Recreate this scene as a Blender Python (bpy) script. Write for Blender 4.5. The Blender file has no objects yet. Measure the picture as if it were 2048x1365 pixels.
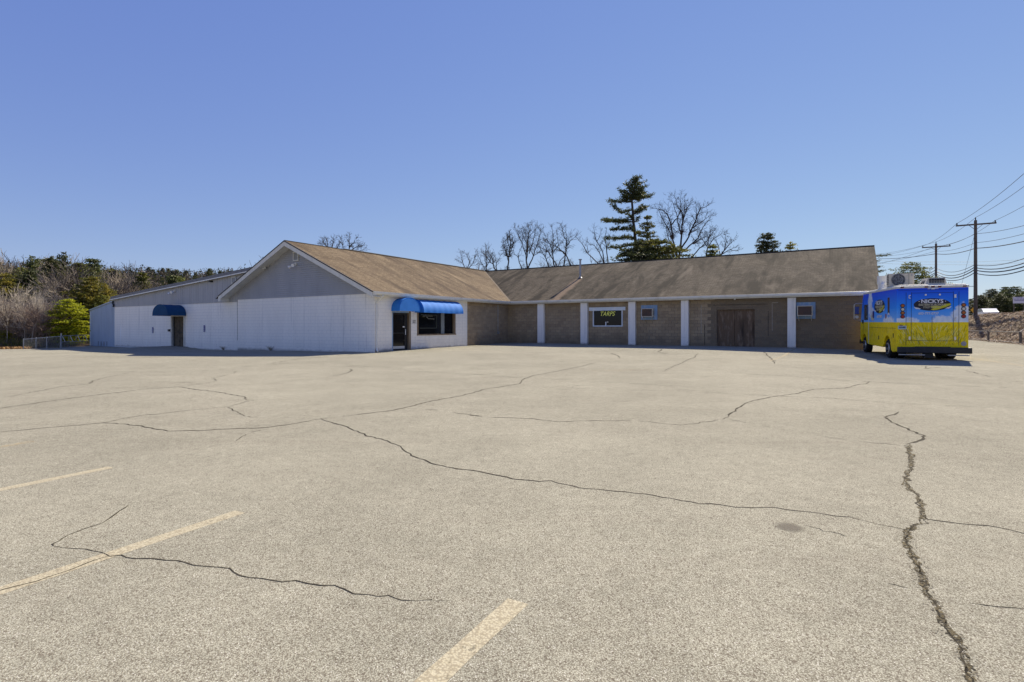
import bpy, math, random
from mathutils import Vector, Matrix
R = math.radians
scn = bpy.context.scene
COL = scn.collection
random.seed(11)

# ------------------------------------------------------------------ camera, world, sun, exposure
CH = 1.4
cd = bpy.data.cameras.new('camera'); cam = bpy.data.objects.new('camera', cd); COL.objects.link(cam)
cam.location = (0, 0, CH); cam.rotation_euler = (R(90), 0, 0)
cd.sensor_width = 36; cd.lens = 36 * 1078 / 2048; cd.shift_y = -0.0139
cd.clip_start = 0.05; cd.clip_end = 6000
scn.camera = cam
AZ, EL = 51.2, 39.5                       # direction towards the sun: angle from +X, height above the horizon
world = bpy.data.worlds.new('World'); scn.world = world; world.use_nodes = True
wn = world.node_tree; wn.nodes.clear()
sky = wn.nodes.new('ShaderNodeTexSky'); sky.sky_type = 'NISHITA'; sky.sun_disc = False
sky.sun_elevation = R(EL); sky.sun_rotation = R(90 - AZ); sky.air_density = 1.0; sky.dust_density = 0.0; sky.ozone_density = 2.0; sky.altitude = 100
bg = wn.nodes.new('ShaderNodeBackground'); bg.inputs['Strength'].default_value = 0.051
wo = wn.nodes.new('ShaderNodeOutputWorld')
# softened contrast of the clear sky (tone only, the same everywhere)
ssep = wn.nodes.new('ShaderNodeSeparateColor'); scom = wn.nodes.new('ShaderNodeCombineColor'); wn.links.new(sky.outputs[0], ssep.inputs[0])
for i_, (g_, k_) in enumerate(((.665, 1.486), (.632, 1.717), (.30, 4.45))):
    pw_ = wn.nodes.new('ShaderNodeMath'); pw_.operation = 'POWER'; wn.links.new(ssep.outputs[i_], pw_.inputs[0]); pw_.inputs[1].default_value = g_
    ml_ = wn.nodes.new('ShaderNodeMath'); ml_.operation = 'MULTIPLY'; wn.links.new(pw_.outputs[0], ml_.inputs[0]); ml_.inputs[1].default_value = k_; wn.links.new(ml_.outputs[0], scom.inputs[i_])
wn.links.new(scom.outputs[0], bg.inputs[0]); wn.links.new(bg.outputs[0], wo.inputs[0])
sd = bpy.data.lights.new('sun', 'SUN'); sd.energy = 5.0; sd.angle = R(0.53); sd.color = (1, .90, .74)
sun = bpy.data.objects.new('sun', sd); COL.objects.link(sun)
sdir = Vector((math.cos(R(EL)) * math.cos(R(AZ)), math.cos(R(EL)) * math.sin(R(AZ)), math.sin(R(EL))))
sun.rotation_euler = sdir.to_track_quat('Z', 'Y').to_euler(); sun.location = (30, 40, 60)
scn.view_settings.view_transform = 'Standard'; scn.view_settings.look = 'None'
scn.view_settings.exposure = 0.84; scn.view_settings.gamma = 1
scn.view_settings.use_curve_mapping = False

# ------------------------------------------------------------------ measuring helpers
F, CX, HY = 1078.0, 1024.0, 654.0
U = (0.5257, 0.8507)          # along the front of the gabled wing, away from the camera
V = (0.8507, -0.5257)         # along the long wing, to the right
PX, PY = -7.38, 29.02         # outer corner of the gabled wing
ROT = math.atan2(V[1], V[0])
def W(b, a): return (PX + a * U[0] + b * V[0], PY + a * U[1] + b * V[1])
def L(x, y):
    dx, dy = x - PX, y - PY
    return (dx * V[0] + dy * V[1], dx * U[0] + dy * U[1])
def b_of(px, a):
    r = (px - CX) / F; x, y = PX + a * U[0], PY + a * U[1]
    return (r * y - x) / (V[0] - r * V[1])
def a_of(px, b):
    r = (px - CX) / F; x, y = PX + b * V[0], PY + b * V[1]
    return (r * y - x) / (U[0] - r * U[1])
def z_of(py, b, a): return CH + (HY - py) / F * W(b, a)[1]

CTRL = [(0, 0, 0), (-8, 8, 0), (8, 8, 0), (0, 16, 0), (-14, 16, 0), (14, 14, 0), (-25, 14, 0), (5, 24, .02), (-2, 30, .06), (12, 24, .03), (-18, 24, 0), (-30, 25, -.1), (24, 14, .02), (40, 20, .1),
        (16.35, 23.5, .05), (17.8, 27.3, .10), (22, 26, .12), (25, 36, .2), (33.4, 35.4, .25), (37.6, 42.7, .25), (41, 50, .25), (-44, 41, -.35), (-38, 43, -.36), (-60, 40, -.4), (-60, 70, -.5), (0, 70, .2), (50, 10, 0), (-60, 10, 0), (45, 75, .3)]
for b, a, z in [(0, 0, 0), (0, 1.8, .07), (0, 4.5, .10), (0, 8.4, .13), (0, 13.5, .21), (3, 13.3, .22), (9.6, 13.3, .21), (15, 13.3, .23), (19.2, 13.3, .23), (22, 13.3, .2), (5, 9, .13), (-5, 0, -.04), (-9, 0, -.1), (-12.7, 0, -.18), (-16.5, -.2, -.2), (-24.5, -.2, -.3), (-30.3, 0, -.27), (-34.6, 0, -.26), (-20.3, 0.0, 0.0), (-20.3, -1.2, -.05), (-36, 3, -.33), (-20, -5, -.18), (-30, -5, -.3)]:
    x, y = W(b, a); CTRL.append((x, y, z))
def gz(x, y):
    sw = s = 0
    for cx, cy, cz in CTRL:
        w = 1.0 / ((x - cx) ** 2 + (y - cy) ** 2 + 1.1) ** 1.8
        sw += w; s += w * cz
    return s / sw
def gp(px, py, off=0):
    z = 0.0
    for _ in range(12):
        y = (CH - z) * F / (py - HY); x = (px - CX) / F * y; z = z * .4 + gz(x, y) * .6
    return (x, y, gz(x, y) + off)
def at(px, Y): return (px - CX) / F * Y
def hz(py, Y): return CH + (HY - py) / F * Y

# ------------------------------------------------------------------ materials
def mat(name, col, rough=.8, spec=.3, metal=0, noise=None, bump=None, trans=0, coat=0):
    """noise = list of (scale, colour2, lo, hi, stretch)"""
    m = bpy.data.materials.new(name); m.use_nodes = True; nt = m.node_tree; N = nt.nodes; K = nt.links
    p = N['Principled BSDF']; p.inputs['Roughness'].default_value = rough
    p.inputs['Specular IOR Level'].default_value = spec; p.inputs['Metallic'].default_value = metal
    if coat: p.inputs['Coat Weight'].default_value = coat
    p.inputs['Base Color'].default_value = (*col, 1)
    if noise or bump:
        tc = N.new('ShaderNodeTexCoord')
    cur = None
    for it in (noise or []):
        sc, c2, lo, hi = it[:4]; st = it[4] if len(it) > 4 else (1, 1, 1)
        mp = N.new('ShaderNodeMapping'); mp.inputs['Scale'].default_value = st; K.new(tc.outputs['Object'], mp.inputs[0])
        n = N.new('ShaderNodeTexNoise'); n.inputs['Scale'].default_value = sc; n.inputs['Detail'].default_value = 6; n.inputs['Roughness'].default_value = .62
        K.new(mp.outputs[0], n.inputs['Vector'])
        r = N.new('ShaderNodeMapRange'); r.inputs[1].default_value = lo; r.inputs[2].default_value = hi; K.new(n.outputs[0], r.inputs[0])
        mx = N.new('ShaderNodeMix'); mx.data_type = 'RGBA'; K.new(r.outputs[0], mx.inputs[0])
        if cur is None: mx.inputs[6].default_value = (*col, 1)
        else: K.new(cur, mx.inputs[6])
        mx.inputs[7].default_value = (*c2, 1); cur = mx.outputs[2]
    if cur is not None: K.new(cur, p.inputs['Base Color'])
    if bump:
        n = N.new('ShaderNodeTexNoise'); n.inputs['Scale'].default_value = bump[0]; n.inputs['Detail'].default_value = 5; K.new(tc.outputs['Object'], n.inputs['Vector'])
        b = N.new('ShaderNodeBump'); b.inputs['Strength'].default_value = bump[1]; b.inputs['Distance'].default_value = bump[2]
        K.new(n.outputs[0], b.inputs['Height']); K.new(b.outputs[0], p.inputs['Normal'])
    if trans:
        t = N.new('ShaderNodeBsdfTranslucent'); ms = N.new('ShaderNodeMixShader'); ms.inputs[0].default_value = trans
        if cur is not None: K.new(cur, t.inputs[0])
        else: t.inputs[0].default_value = (*col, 1)
        K.new(p.outputs[0], ms.inputs[1]); K.new(t.outputs[0], ms.inputs[2]); K.new(ms.outputs[0], N['Material Output'].inputs[0])
    return m

class NB:
    """tiny node-building helper"""
    def __init__(s, name):
        s.m = bpy.data.materials.new(name); s.m.use_nodes = True; s.nt = s.m.node_tree; s.N = s.nt.nodes; s.K = s.nt.links
        s.p = s.N['Principled BSDF']; s.tc = s.N.new('ShaderNodeTexCoord')
        s.sep = s.N.new('ShaderNodeSeparateXYZ'); s.K.new(s.tc.outputs['Object'], s.sep.inputs[0])
    def put(s, sock, v):
        if isinstance(v, (int, float)): sock.default_value = v
        elif isinstance(v, tuple): sock.default_value = (*v, 1) if len(v) == 3 and len(sock.default_value) == 4 else v
        else: s.K.new(v, sock)
    def math(s, op, a, b=0.0, c=None):
        n = s.N.new('ShaderNodeMath'); n.operation = op; s.put(n.inputs[0], a); s.put(n.inputs[1], b)
        if c is not None: s.put(n.inputs[2], c)
        return n.outputs[0]
    def noise(s, scale, stretch=(1, 1, 1), detail=5, rough=.6, vec=None, dist=0):
        mp = s.N.new('ShaderNodeMapping'); mp.inputs['Scale'].default_value = stretch; s.K.new(vec or s.tc.outputs['Object'], mp.inputs[0])
        n = s.N.new('ShaderNodeTexNoise'); n.inputs['Scale'].default_value = scale; n.inputs['Detail'].default_value = detail; n.inputs['Roughness'].default_value = rough
        n.inputs['Distortion'].default_value = dist
        s.K.new(mp.outputs[0], n.inputs['Vector']); return n.outputs[0]
    def ramp(s, v, lo, hi, to0=0.0, to1=1.0):
        r = s.N.new('ShaderNodeMapRange'); s.put(r.inputs[0], v); s.put(r.inputs[1], lo); s.put(r.inputs[2], hi); s.put(r.inputs[3], to0); s.put(r.inputs[4], to1); return r.outputs[0]
    def mix(s, f, a, b):
        n = s.N.new('ShaderNodeMix'); n.data_type = 'RGBA'; s.put(n.inputs[0], f); s.put(n.inputs[6], a); s.put(n.inputs[7], b); return n.outputs[2]
    def bump(s, h, strength, dist):
        b = s.N.new('ShaderNodeBump'); b.inputs['Strength'].default_value = strength; b.inputs['Distance'].default_value = dist
        s.K.new(h, b.inputs['Height']); s.K.new(b.outputs[0], s.p.inputs['Normal'])
    def done(s, col, rough=.85, spec=.25):
        s.put(s.p.inputs['Base Color'], col); s.put(s.p.inputs['Roughness'], rough); s.p.inputs['Specular IOR Level'].default_value = spec; return s.m

M = {}
# aged asphalt: pale aggregate stones in a darker worn binder
n = NB('aged_asphalt')
def voro(nb, scale, out='Color', feat='F1', rnd=1.0):
    v = nb.N.new('ShaderNodeTexVoronoi'); v.feature = feat; v.inputs['Scale'].default_value = scale; v.inputs['Randomness'].default_value = rnd
    nb.K.new(nb.tc.outputs['Object'], v.inputs['Vector']); return v.outputs[out]
st = voro(n, 165, 'Color'); sepc = n.N.new('ShaderNodeSeparateColor'); n.K.new(st, sepc.inputs[0])
dist = voro(n, 165, 'Distance')
stone = n.mix(sepc.outputs[0], (.335, .325, .255), (.47, .455, .36))
stone = n.mix(n.ramp(sepc.outputs[1], .82, .9), stone, (.15, .125, .10))
stone = n.mix(n.ramp(sepc.outputs[2], .97, .99), stone, (.60, .58, .50))
binder = n.ramp(dist, .36, .62)
col = n.mix(n.math('MULTIPLY', binder, .75), stone, (.15, .132, .098))
big = n.noise(.22, detail=6, rough=.6); mid = n.noise(1.3, detail=5); fine = n.noise(9, detail=4)
f1 = n.ramp(big, .3, .72, .84, 1.1); f2 = n.ramp(mid, .3, .7, .92, 1.07); f3 = n.ramp(fine, .25, .75, .88, 1.12)
ff = n.math('MULTIPLY', n.math('MULTIPLY', f1, f2), f3)
hsv = n.N.new('ShaderNodeHueSaturation'); n.K.new(ff, hsv.inputs['Value']); n.K.new(col, hsv.inputs['Color'])
col = hsv.outputs[0]
stn = n.ramp(n.noise(.6, (1, 2.2, 1), 7, .7), .66, .8, 0, .3); col = n.mix(stn, col, (.17, .145, .115))
wv = n.ramp(n.noise(1.0, (.12, 2.4, 1), 4, .6), .56, .7, 0, .14); col = n.mix(wv, col, (.19, .165, .13))
n.bump(n.math('ADD', dist, n.math('MULTIPLY', fine, .6)), .4, .003)
M['asphalt'] = n.done(col, 1.0, .04)
# earth with dead leaves and thin grass
n = NB('leaf_litter_ground')
c = n.mix(n.ramp(n.noise(6), .35, .65), (.20, .135, .07), (.34, .25, .14)); c = n.mix(n.ramp(n.noise(.35), .55, .7), c, (.09, .10, .035))
c = n.mix(n.ramp(n.noise(40), .6, .7), c, (.07, .045, .025)); n.bump(n.noise(25), .8, .05)
M['litter'] = n.done(c, .95)
n = NB('brush_covered_bank')
c = n.mix(n.ramp(n.noise(4), .35, .62), (.13, .085, .05), (.30, .20, .12)); c = n.mix(n.ramp(n.noise(.6), .5, .68), c, (.20, .16, .09))
c = n.mix(n.ramp(n.noise(22), .56, .66), c, (.45, .37, .27)); n.bump(n.noise(14), 1, .12)
M['bank'] = n.done(c, .95)
n = NB('wooded_hillside')
c = n.mix(n.ramp(n.noise(.09), .4, .6), (.085, .07, .05), (.13, .10, .075)); c = n.mix(n.ramp(n.noise(.05, detail=8), .52, .6), c, (.035, .05, .02)); n.bump(n.noise(.5), 1, 2)
M['hill'] = n.done(c, .95)

M['white_block'] = None
def painted(name, base, grime, heavy=1.0, z0=0.0, pale=False):
    n = NB(name)
    z = n.math('SUBTRACT', n.sep.outputs[2], z0)
    c = n.mix(n.ramp(n.noise(1.1, (1, 1, .25), 7, .65), .42, .75, 0, .5), base, tuple(x * .82 for x in base))
    drip = n.ramp(n.noise(2.4, (1.6, 1.6, .07), 5, .7), .56, .72, 0, .55)
    c = n.mix(drip, c, tuple(x * .80 for x in grime[0]))
    if pale:
        st = n.math('MULTIPLY', n.ramp(n.noise(1.5, (1.4, 1.4, .05), 3, .5), .60, .66, 0, .9), n.ramp(n.math('ADD', z, n.noise(1.2, (1, 1, .01))), 1.9, 2.3, 1, 0)); c = n.mix(st, c, (.93, .92, .90))
    low = n.ramp(n.math('ADD', z, n.math('MULTIPLY', n.noise(2.6, (1, 1, .6), 6, .7), .9)), .45, 1.35, .75 * heavy, 0)
    c = n.mix(low, c, grime[0])
    foot = n.ramp(n.math('ADD', z, n.math('MULTIPLY', n.noise(3.5, (1, 1, 1.5), 7, .75), .55)), .30, .46, .75, 0); c = n.mix(foot, c, (.19, .17, .145))
    rows = n.math('MULTIPLY', n.ramp(n.noise(5, (.6, .6, 9), 6, .7), .60, .68, 0, .7), n.ramp(z, .1, 2.6, 1, .2)); c = n.mix(rows, c, (.30, .28, .26))
    chips = n.math('MULTIPLY', n.ramp(n.noise(7, (1, 1, 1.6), 6, .75), .59, .65), n.ramp(z, 0, .6, 1, 0))
    c = n.mix(chips, c, grime[1])
    n.bump(n.noise(60, detail=4), .35, .004)
    return n.done(c, .85, .25)
GR_ = ((.58, .56, .54), (.12, .10, .08))
M['white_block'] = painted('white_painted_block', (.92, .88, .80), GR_, .45, -.12)
M['white_side'] = painted('white_painted_side_wall', (.92, .88, .80), GR_, .6, .05)
M['white_ware'] = painted('white_painted_warehouse_block', (.92, .88, .80), GR_, .5, -.27, True)
M['white_pillar'] = painted('white_painted_pillar', (.92, .88, .80), ((.60, .58, .56), (.16, .14, .12)), .4, .15)
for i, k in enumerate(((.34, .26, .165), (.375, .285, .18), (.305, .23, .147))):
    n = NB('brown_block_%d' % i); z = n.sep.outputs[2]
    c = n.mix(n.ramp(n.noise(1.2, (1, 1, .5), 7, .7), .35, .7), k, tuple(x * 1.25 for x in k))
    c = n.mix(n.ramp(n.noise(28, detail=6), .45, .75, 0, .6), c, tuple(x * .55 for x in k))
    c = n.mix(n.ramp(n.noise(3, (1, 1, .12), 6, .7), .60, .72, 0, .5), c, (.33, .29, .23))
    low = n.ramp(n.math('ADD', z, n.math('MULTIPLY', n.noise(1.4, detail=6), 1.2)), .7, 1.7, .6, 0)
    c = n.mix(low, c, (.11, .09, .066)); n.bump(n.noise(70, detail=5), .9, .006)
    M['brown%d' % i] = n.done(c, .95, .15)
M['mortar'] = mat('grey_brown_mortar', (.30, .25, .19), .95, noise=[(9, (.2, .16, .12), .4, .7)], bump=(60, .6, .004))
M['plaster_core'] = mat('white_mortar', (.66, .66, .66), .9, noise=[(5, (.5, .5, .5), .4, .7)])
M['siding'] = mat('grey_vinyl_siding', (.38, .38, .385), .55, .4, noise=[(1.2, (.33, .33, .335), .4, .7, (1, 1, .4))])
M['board'] = mat('grey_board_siding', (.42, .42, .42), .7, .3, noise=[(1.5, (.36, .36, .36), .4, .7, (1, 1, .2)), (8, (.46, .46, .46), .6, .8, (1, 1, .1))])
M['shed'] = mat('ribbed_metal_blue_grey', (.42, .50, .60), .42, .5, .15, noise=[(3, (.35, .42, .51), .4, .7, (1, 1, .15)), (9, (.45, .38, .34), .68, .78)])
M['trim'] = mat('cream_trim_paint', (.70, .68, .60), .55, .4, noise=[(3, (.56, .54, .47), .45, .75, (1, 1, .5)), (14, (.4, .38, .32), .66, .8)])
M['gutter'] = mat('white_gutter_metal', (.74, .73, .68), .4, .5, .0, noise=[(2.5, (.58, .56, .50), .5, .75)])
M['edge'] = mat('dark_drip_edge', (.035, .033, .035), .6)
M['fascia'] = mat('grey_metal_fascia', (.17, .17, .18), .5, .4, .2, noise=[(4, (.12, .12, .13), .4, .7)])
M['metalroof'] = mat('grey_metal_roof', (.22, .22, .23), .5, .4, .3, noise=[(1, (.17, .17, .18), .4, .7)])
# shingles: texture driven by uv (metres along, metres up the slope)
def shingles(name, c1, c2, dark, streak, trail=None):
    n = NB(name); uv = n.tc.outputs['UV']
    br = n.N.new('ShaderNodeTexBrick'); n.K.new(uv, br.inputs['Vector']); br.inputs['Scale'].default_value = 1
    br.inputs['Brick Width'].default_value = .30; br.inputs['Row Height'].default_value = .145; br.inputs['Mortar Size'].default_value = .009
    br.inputs['Color1'].default_value = (*c1, 1); br.inputs['Color2'].default_value = (*c2, 1); br.inputs['Mortar'].default_value = (*dark, 1); br.offset = .5
    c = n.mix(n.ramp(n.noise(1, (16, 16, 1), 4, .7, uv), .38, .68, 0, .6), br.outputs[0], dark)
    c = n.mix(n.ramp(n.noise(1, (2.6, 6, 1), 6, .8, uv), .5, .62, 0, .6), c, dark); c = n.mix(n.ramp(n.noise(1, (2.2, 6, 1), 6, .8, uv, .4), .54, .66, 0, .55), c, tuple(x * 1.5 for x in c2))
    st = n.ramp(n.noise(.55, (1.3, .30, 1), 7, .68, uv, .9), .46, .62, 0, streak); c = n.mix(st, c, dark)
    st = n.ramp(n.noise(.22, (1.5, .8, 1), 5, .6, uv, .5), .5, .66, 0, streak * .6); c = n.mix(st, c, dark)
    pale = n.ramp(n.noise(.8, (1.3, .4, 1), 5, .6, uv, .6), .56, .72, 0, .5); c = n.mix(pale, c, tuple(x * 1.25 for x in c2))
    if trail:
        su = n.N.new('ShaderNodeSeparateXYZ'); n.K.new(uv, su.inputs[0]); d = n.math('ABSOLUTE', n.math('ADD', n.math('SUBTRACT', su.outputs[0], trail[0]), n.math('MULTIPLY', n.math('SUBTRACT', n.noise(1, (1.5, 1.5, 1), 5, .7, uv), .5), .9)))
        f = n.math('MULTIPLY', n.ramp(d, .12, .42, .85, 0), n.math('LESS_THAN', su.outputs[1], trail[1])); c = n.mix(f, c, (.34, .245, .16))
    n.bump(n.noise(1, (60, 60, 1), 4, .7, uv), .7, .01)
    return n.done(c, .95, .12)
M['shingle_l'] = shingles('tan_asphalt_shingles', (.225, .168, .105), (.285, .222, .14), (.085, .062, .045), .8)
M['shingle_r'] = shingles('weathered_brown_shingles', (.175, .142, .096), (.25, .205, .142), (.050, .042, .031), .9, (b_of(1160.5, 17.3), 4.4))
M['awning'] = mat('blue_awning_canvas', (.03, .21, .66), .75, .25, noise=[(2, (.02, .17, .56), .4, .7), (9, (.04, .24, .70), .5, .8)], trans=.16)
M['awning_d'] = mat('navy_awning_canvas', (.012, .07, .17), .8, .25, noise=[(2, (.01, .055, .14), .4, .7)], trans=.12)
M['glass'] = mat('dark_window_glass', (.006, .007, .009), .08, .22)
M['doorglass'] = mat('dark_door_glass', (.010, .009, .008), .1, .4)
M['dark'] = mat('black_metal', (.02, .02, .022), .5, .4)
M['rawwood'] = mat('weathered_wood', (.20, .14, .085), .9, noise=[(6, (.30, .26, .20), .45, .65, (1, 1, .1)), (5, (.06, .05, .04), .6, .75, (1, 1, .2))])
M['bluewood'] = mat('faded_blue_paint', (.24, .36, .52), .85, noise=[(8, (.42, .48, .50), .5, .7, (1, 1, .3)), (12, (.20, .19, .17), .66, .74)])
M['palewood'] = mat('pale_blue_white_paint', (.68, .74, .78), .85, noise=[(5, (.80, .82, .82), .45, .65, (1, 1, .5)), (14, (.3, .27, .24), .68, .76)])
M['ply'] = mat('weathered_plywood', (.15, .10, .062), .9, noise=[(7, (.27, .20, .14), .5, .68, (1, 1, .22)), (3, (.045, .032, .024), .52, .7, (1, 1, .15)), (30, (.30, .25, .19), .66, .76, (1, 1, .12))], bump=(30, .6, .01))
M['rustdoor'] = mat('weathered_brown_door', (.115, .09, .058), .8, noise=[(5, (.05, .04, .03), .45, .65), (16, (.24, .2, .13), .6, .75)])
M['acbeige'] = mat('beige_metal_case', (.58, .53, .42), .55, .4, noise=[(6, (.44, .39, .30), .5, .75)])
M['accore'] = mat('rusty_condenser_fins', (.105, .06, .042), .85, noise=[(4, (.06, .05, .045), .4, .7), (60, (.16, .11, .08), .5, .7, (1, 1, 3))])
M['white'] = mat('white_paint', (.78, .78, .76), .5, .4)
M['steel'] = mat('galvanised_steel', (.40, .41, .42), .45, .5, .6, noise=[(8, (.28, .28, .29), .4, .7)])
M['signblue'] = mat('sign_blue', (.02, .03, .22), .5)
M['yellowletter'] = mat('yellow_letter', (1.0, .97, .18), .6)
def ragged(name, c1, c2, sc, cut, soft=.04):
    n = NB(name); n.done(n.mix(n.ramp(n.noise(sc * .6), .42, .6), c1, c2), .97, .1)
    a = n.ramp(n.noise(sc, detail=5, rough=.75), cut, cut + soft)
    tr = n.N.new('ShaderNodeBsdfTransparent'); ms = n.N.new('ShaderNodeMixShader'); n.K.new(a, ms.inputs[0]); n.K.new(tr.outputs[0], ms.inputs[1]); n.K.new(n.p.outputs[0], ms.inputs[2]); n.K.new(ms.outputs[0], n.N['Material Output'].inputs[0])
    return n.m
M['crack'] = ragged('crack_dirt', (.03, .026, .02), (.075, .065, .045), 30, .27)
M['crackmoss'] = ragged('mossy_crack_fill', (.035, .03, .02), (.17, .14, .08), 55, .47)
M['crackfringe'] = ragged('crumbled_crack_edge', (.10, .09, .07), (.19, .17, .13), 70, .56)
# worn line paint: see-through where flaked
n = NB('worn_yellow_paint')
vd = voro(n, 85, 'Distance'); c = n.mix(n.ramp(n.noise(30, detail=5), .4, .7), (.42, .375, .255), (.51, .465, .335))
c = n.mix(n.ramp(vd, .40, .62, 0, .6), c, (.22, .18, .12)); n.bump(vd, .4, .003); n.done(c, .8)
wear = n.ramp(n.math('ADD', n.noise(16, detail=6, rough=.75), n.math('MULTIPLY', n.noise(1.6), .5)), .84, .95, .04, 1)
tr = n.N.new('ShaderNodeBsdfTransparent'); ms = n.N.new('ShaderNodeMixShader'); n.K.new(wear, ms.inputs[0]); n.K.new(n.p.outputs[0], ms.inputs[1]); n.K.new(tr.outputs[0], ms.inputs[2]); n.K.new(ms.outputs[0], n.N['Material Output'].inputs[0])
M['line'] = n.m
n = NB('faded_yellow_paint')
c = n.mix(n.noise(30), (.42, .35, .23), (.56, .45, .25)); n.done(c, .85)
wear = n.ramp(n.math('ADD', n.noise(12, detail=6, rough=.8), n.math('MULTIPLY', n.noise(1.2), .4)), .58, .82, .25, 1)
tr = n.N.new('ShaderNodeBsdfTransparent'); ms = n.N.new('ShaderNodeMixShader'); n.K.new(wear, ms.inputs[0]); n.K.new(n.p.outputs[0], ms.inputs[1]); n.K.new(tr.outputs[0], ms.inputs[2]); n.K.new(ms.outputs[0], n.N['Material Output'].inputs[0])
M['fadedline'] = n.m
n = NB('damp_stain'); n.done((.13, .115, .09), .9)
dd = n.N.new('ShaderNodeVectorMath'); dd.operation = 'LENGTH'; n.K.new(n.tc.outputs['Object'], dd.inputs[0])
wear = n.ramp(n.math('ADD', dd.outputs['Value'], n.math('MULTIPLY', n.noise(40, detail=6), .06)), .08, .14, .35, 1)
tr = n.N.new('ShaderNodeBsdfTransparent'); ms = n.N.new('ShaderNodeMixShader'); n.K.new(wear, ms.inputs[0]); n.K.new(n.p.outputs[0], ms.inputs[1]); n.K.new(tr.outputs[0], ms.inputs[2]); n.K.new(ms.outputs[0], n.N['Material Output'].inputs[0])
M['stain'] = n.m
def leafmat(name, c1, c2, trans=.35):
    n = NB(name)
    inf = n.N.new('ShaderNodeObjectInfo')
    c = n.mix(n.ramp(n.noise(.9, detail=4), .38, .64), c1, c2)
    h = n.N.new('ShaderNodeHueSaturation'); n.K.new(c, h.inputs['Color']); n.K.new(n.ramp(inf.outputs['Random'], 0, 1, .78, 1.22), h.inputs['Value']); n.K.new(n.ramp(inf.outputs['Random'], 0, 1, .485, .51), h.inputs['Hue'])
    n.done(h.outputs[0], .6, .3)
    t = n.N.new('ShaderNodeBsdfTranslucent'); ms = n.N.new('ShaderNodeMixShader'); ms.inputs[0].default_value = trans
    n.K.new(h.outputs[0], t.inputs[0]); n.K.new(n.p.outputs[0], ms.inputs[1]); n.K.new(t.outputs[0], ms.inputs[2]); n.K.new(ms.outputs[0], n.N['Material Output'].inputs[0])
    return n.m
M['needle'] = leafmat('pine_needles', (.085, .10, .022), (.165, .17, .040))
M['needle_dark'] = leafmat('dark_pine_needles', (.045, .060, .022), (.10, .11, .032), .3)
M['needle_bright'] = leafmat('yellow_green_needles', (.20, .23, .012), (.40, .40, .02), .5)
M['needle_gold'] = leafmat('golden_green_needles', (.10, .11, .02), (.24, .20, .03), .45)
M['bark'] = mat('grey_brown_bark', (.085, .066, .055), .95, noise=[(6, (.15, .125, .11), .45, .65)])
M['bark_dark'] = mat('dark_bark', (.045, .036, .032), .95, noise=[(6, (.08, .066, .058), .45, .65)])
M['bark_pale'] = mat('pale_birch_bark', (.42, .37, .30), .9, noise=[(8, (.17, .14, .12), .5, .65)])
M['bark_red'] = mat('reddish_twigs', (.22, .16, .125), .95, noise=[(3, (.29, .22, .175), .45, .65)])
M['bark_grey'] = mat('grey_twigs', (.24, .20, .155), .95, noise=[(3, (.34, .29, .225), .45, .65)])
M['brush'] = leafmat('dry_brush', (.12, .088, .06), (.20, .155, .11), .25)
M['hillleaf'] = leafmat('hill_crowns', (.10, .08, .058), (.15, .115, .085), .2)
M['pole'] = mat('weathered_pole_wood', (.10, .08, .065), .95, noise=[(4, (.16, .135, .11), .45, .65, (1, 1, .1))])
M['cable'] = mat('black_cable', (.02, .02, .022), .6)
M['tyre'] = mat('tyre_rubber', (.018, .018, .018), .85, .2)
M['rubber'] = mat('black_bumper', (.022, .023, .026), .55, .4, noise=[(5, (.04, .038, .036), .5, .7)])
M['chrome'] = mat('polished_wheel', (.62, .62, .62), .28, .5, .9)
M['amber'] = mat('amber_lens', (.42, .11, .01), .3, .5)
M['red'] = mat('red_lens', (.36, .012, .01), .3, .5)
M['darkred'] = mat('dark_red_lens', (.13, .015, .015), .35, .5)
M['clear'] = mat('clear_lens', (.60, .58, .52), .3, .5)
M['creamroof'] = mat('cream_fibreglass', (.68, .67, .60), .5, .4, noise=[(2, (.58, .56, .48), .45, .7)])
M['seam'] = mat('door_seam', (.02, .03, .07), .7)

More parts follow.
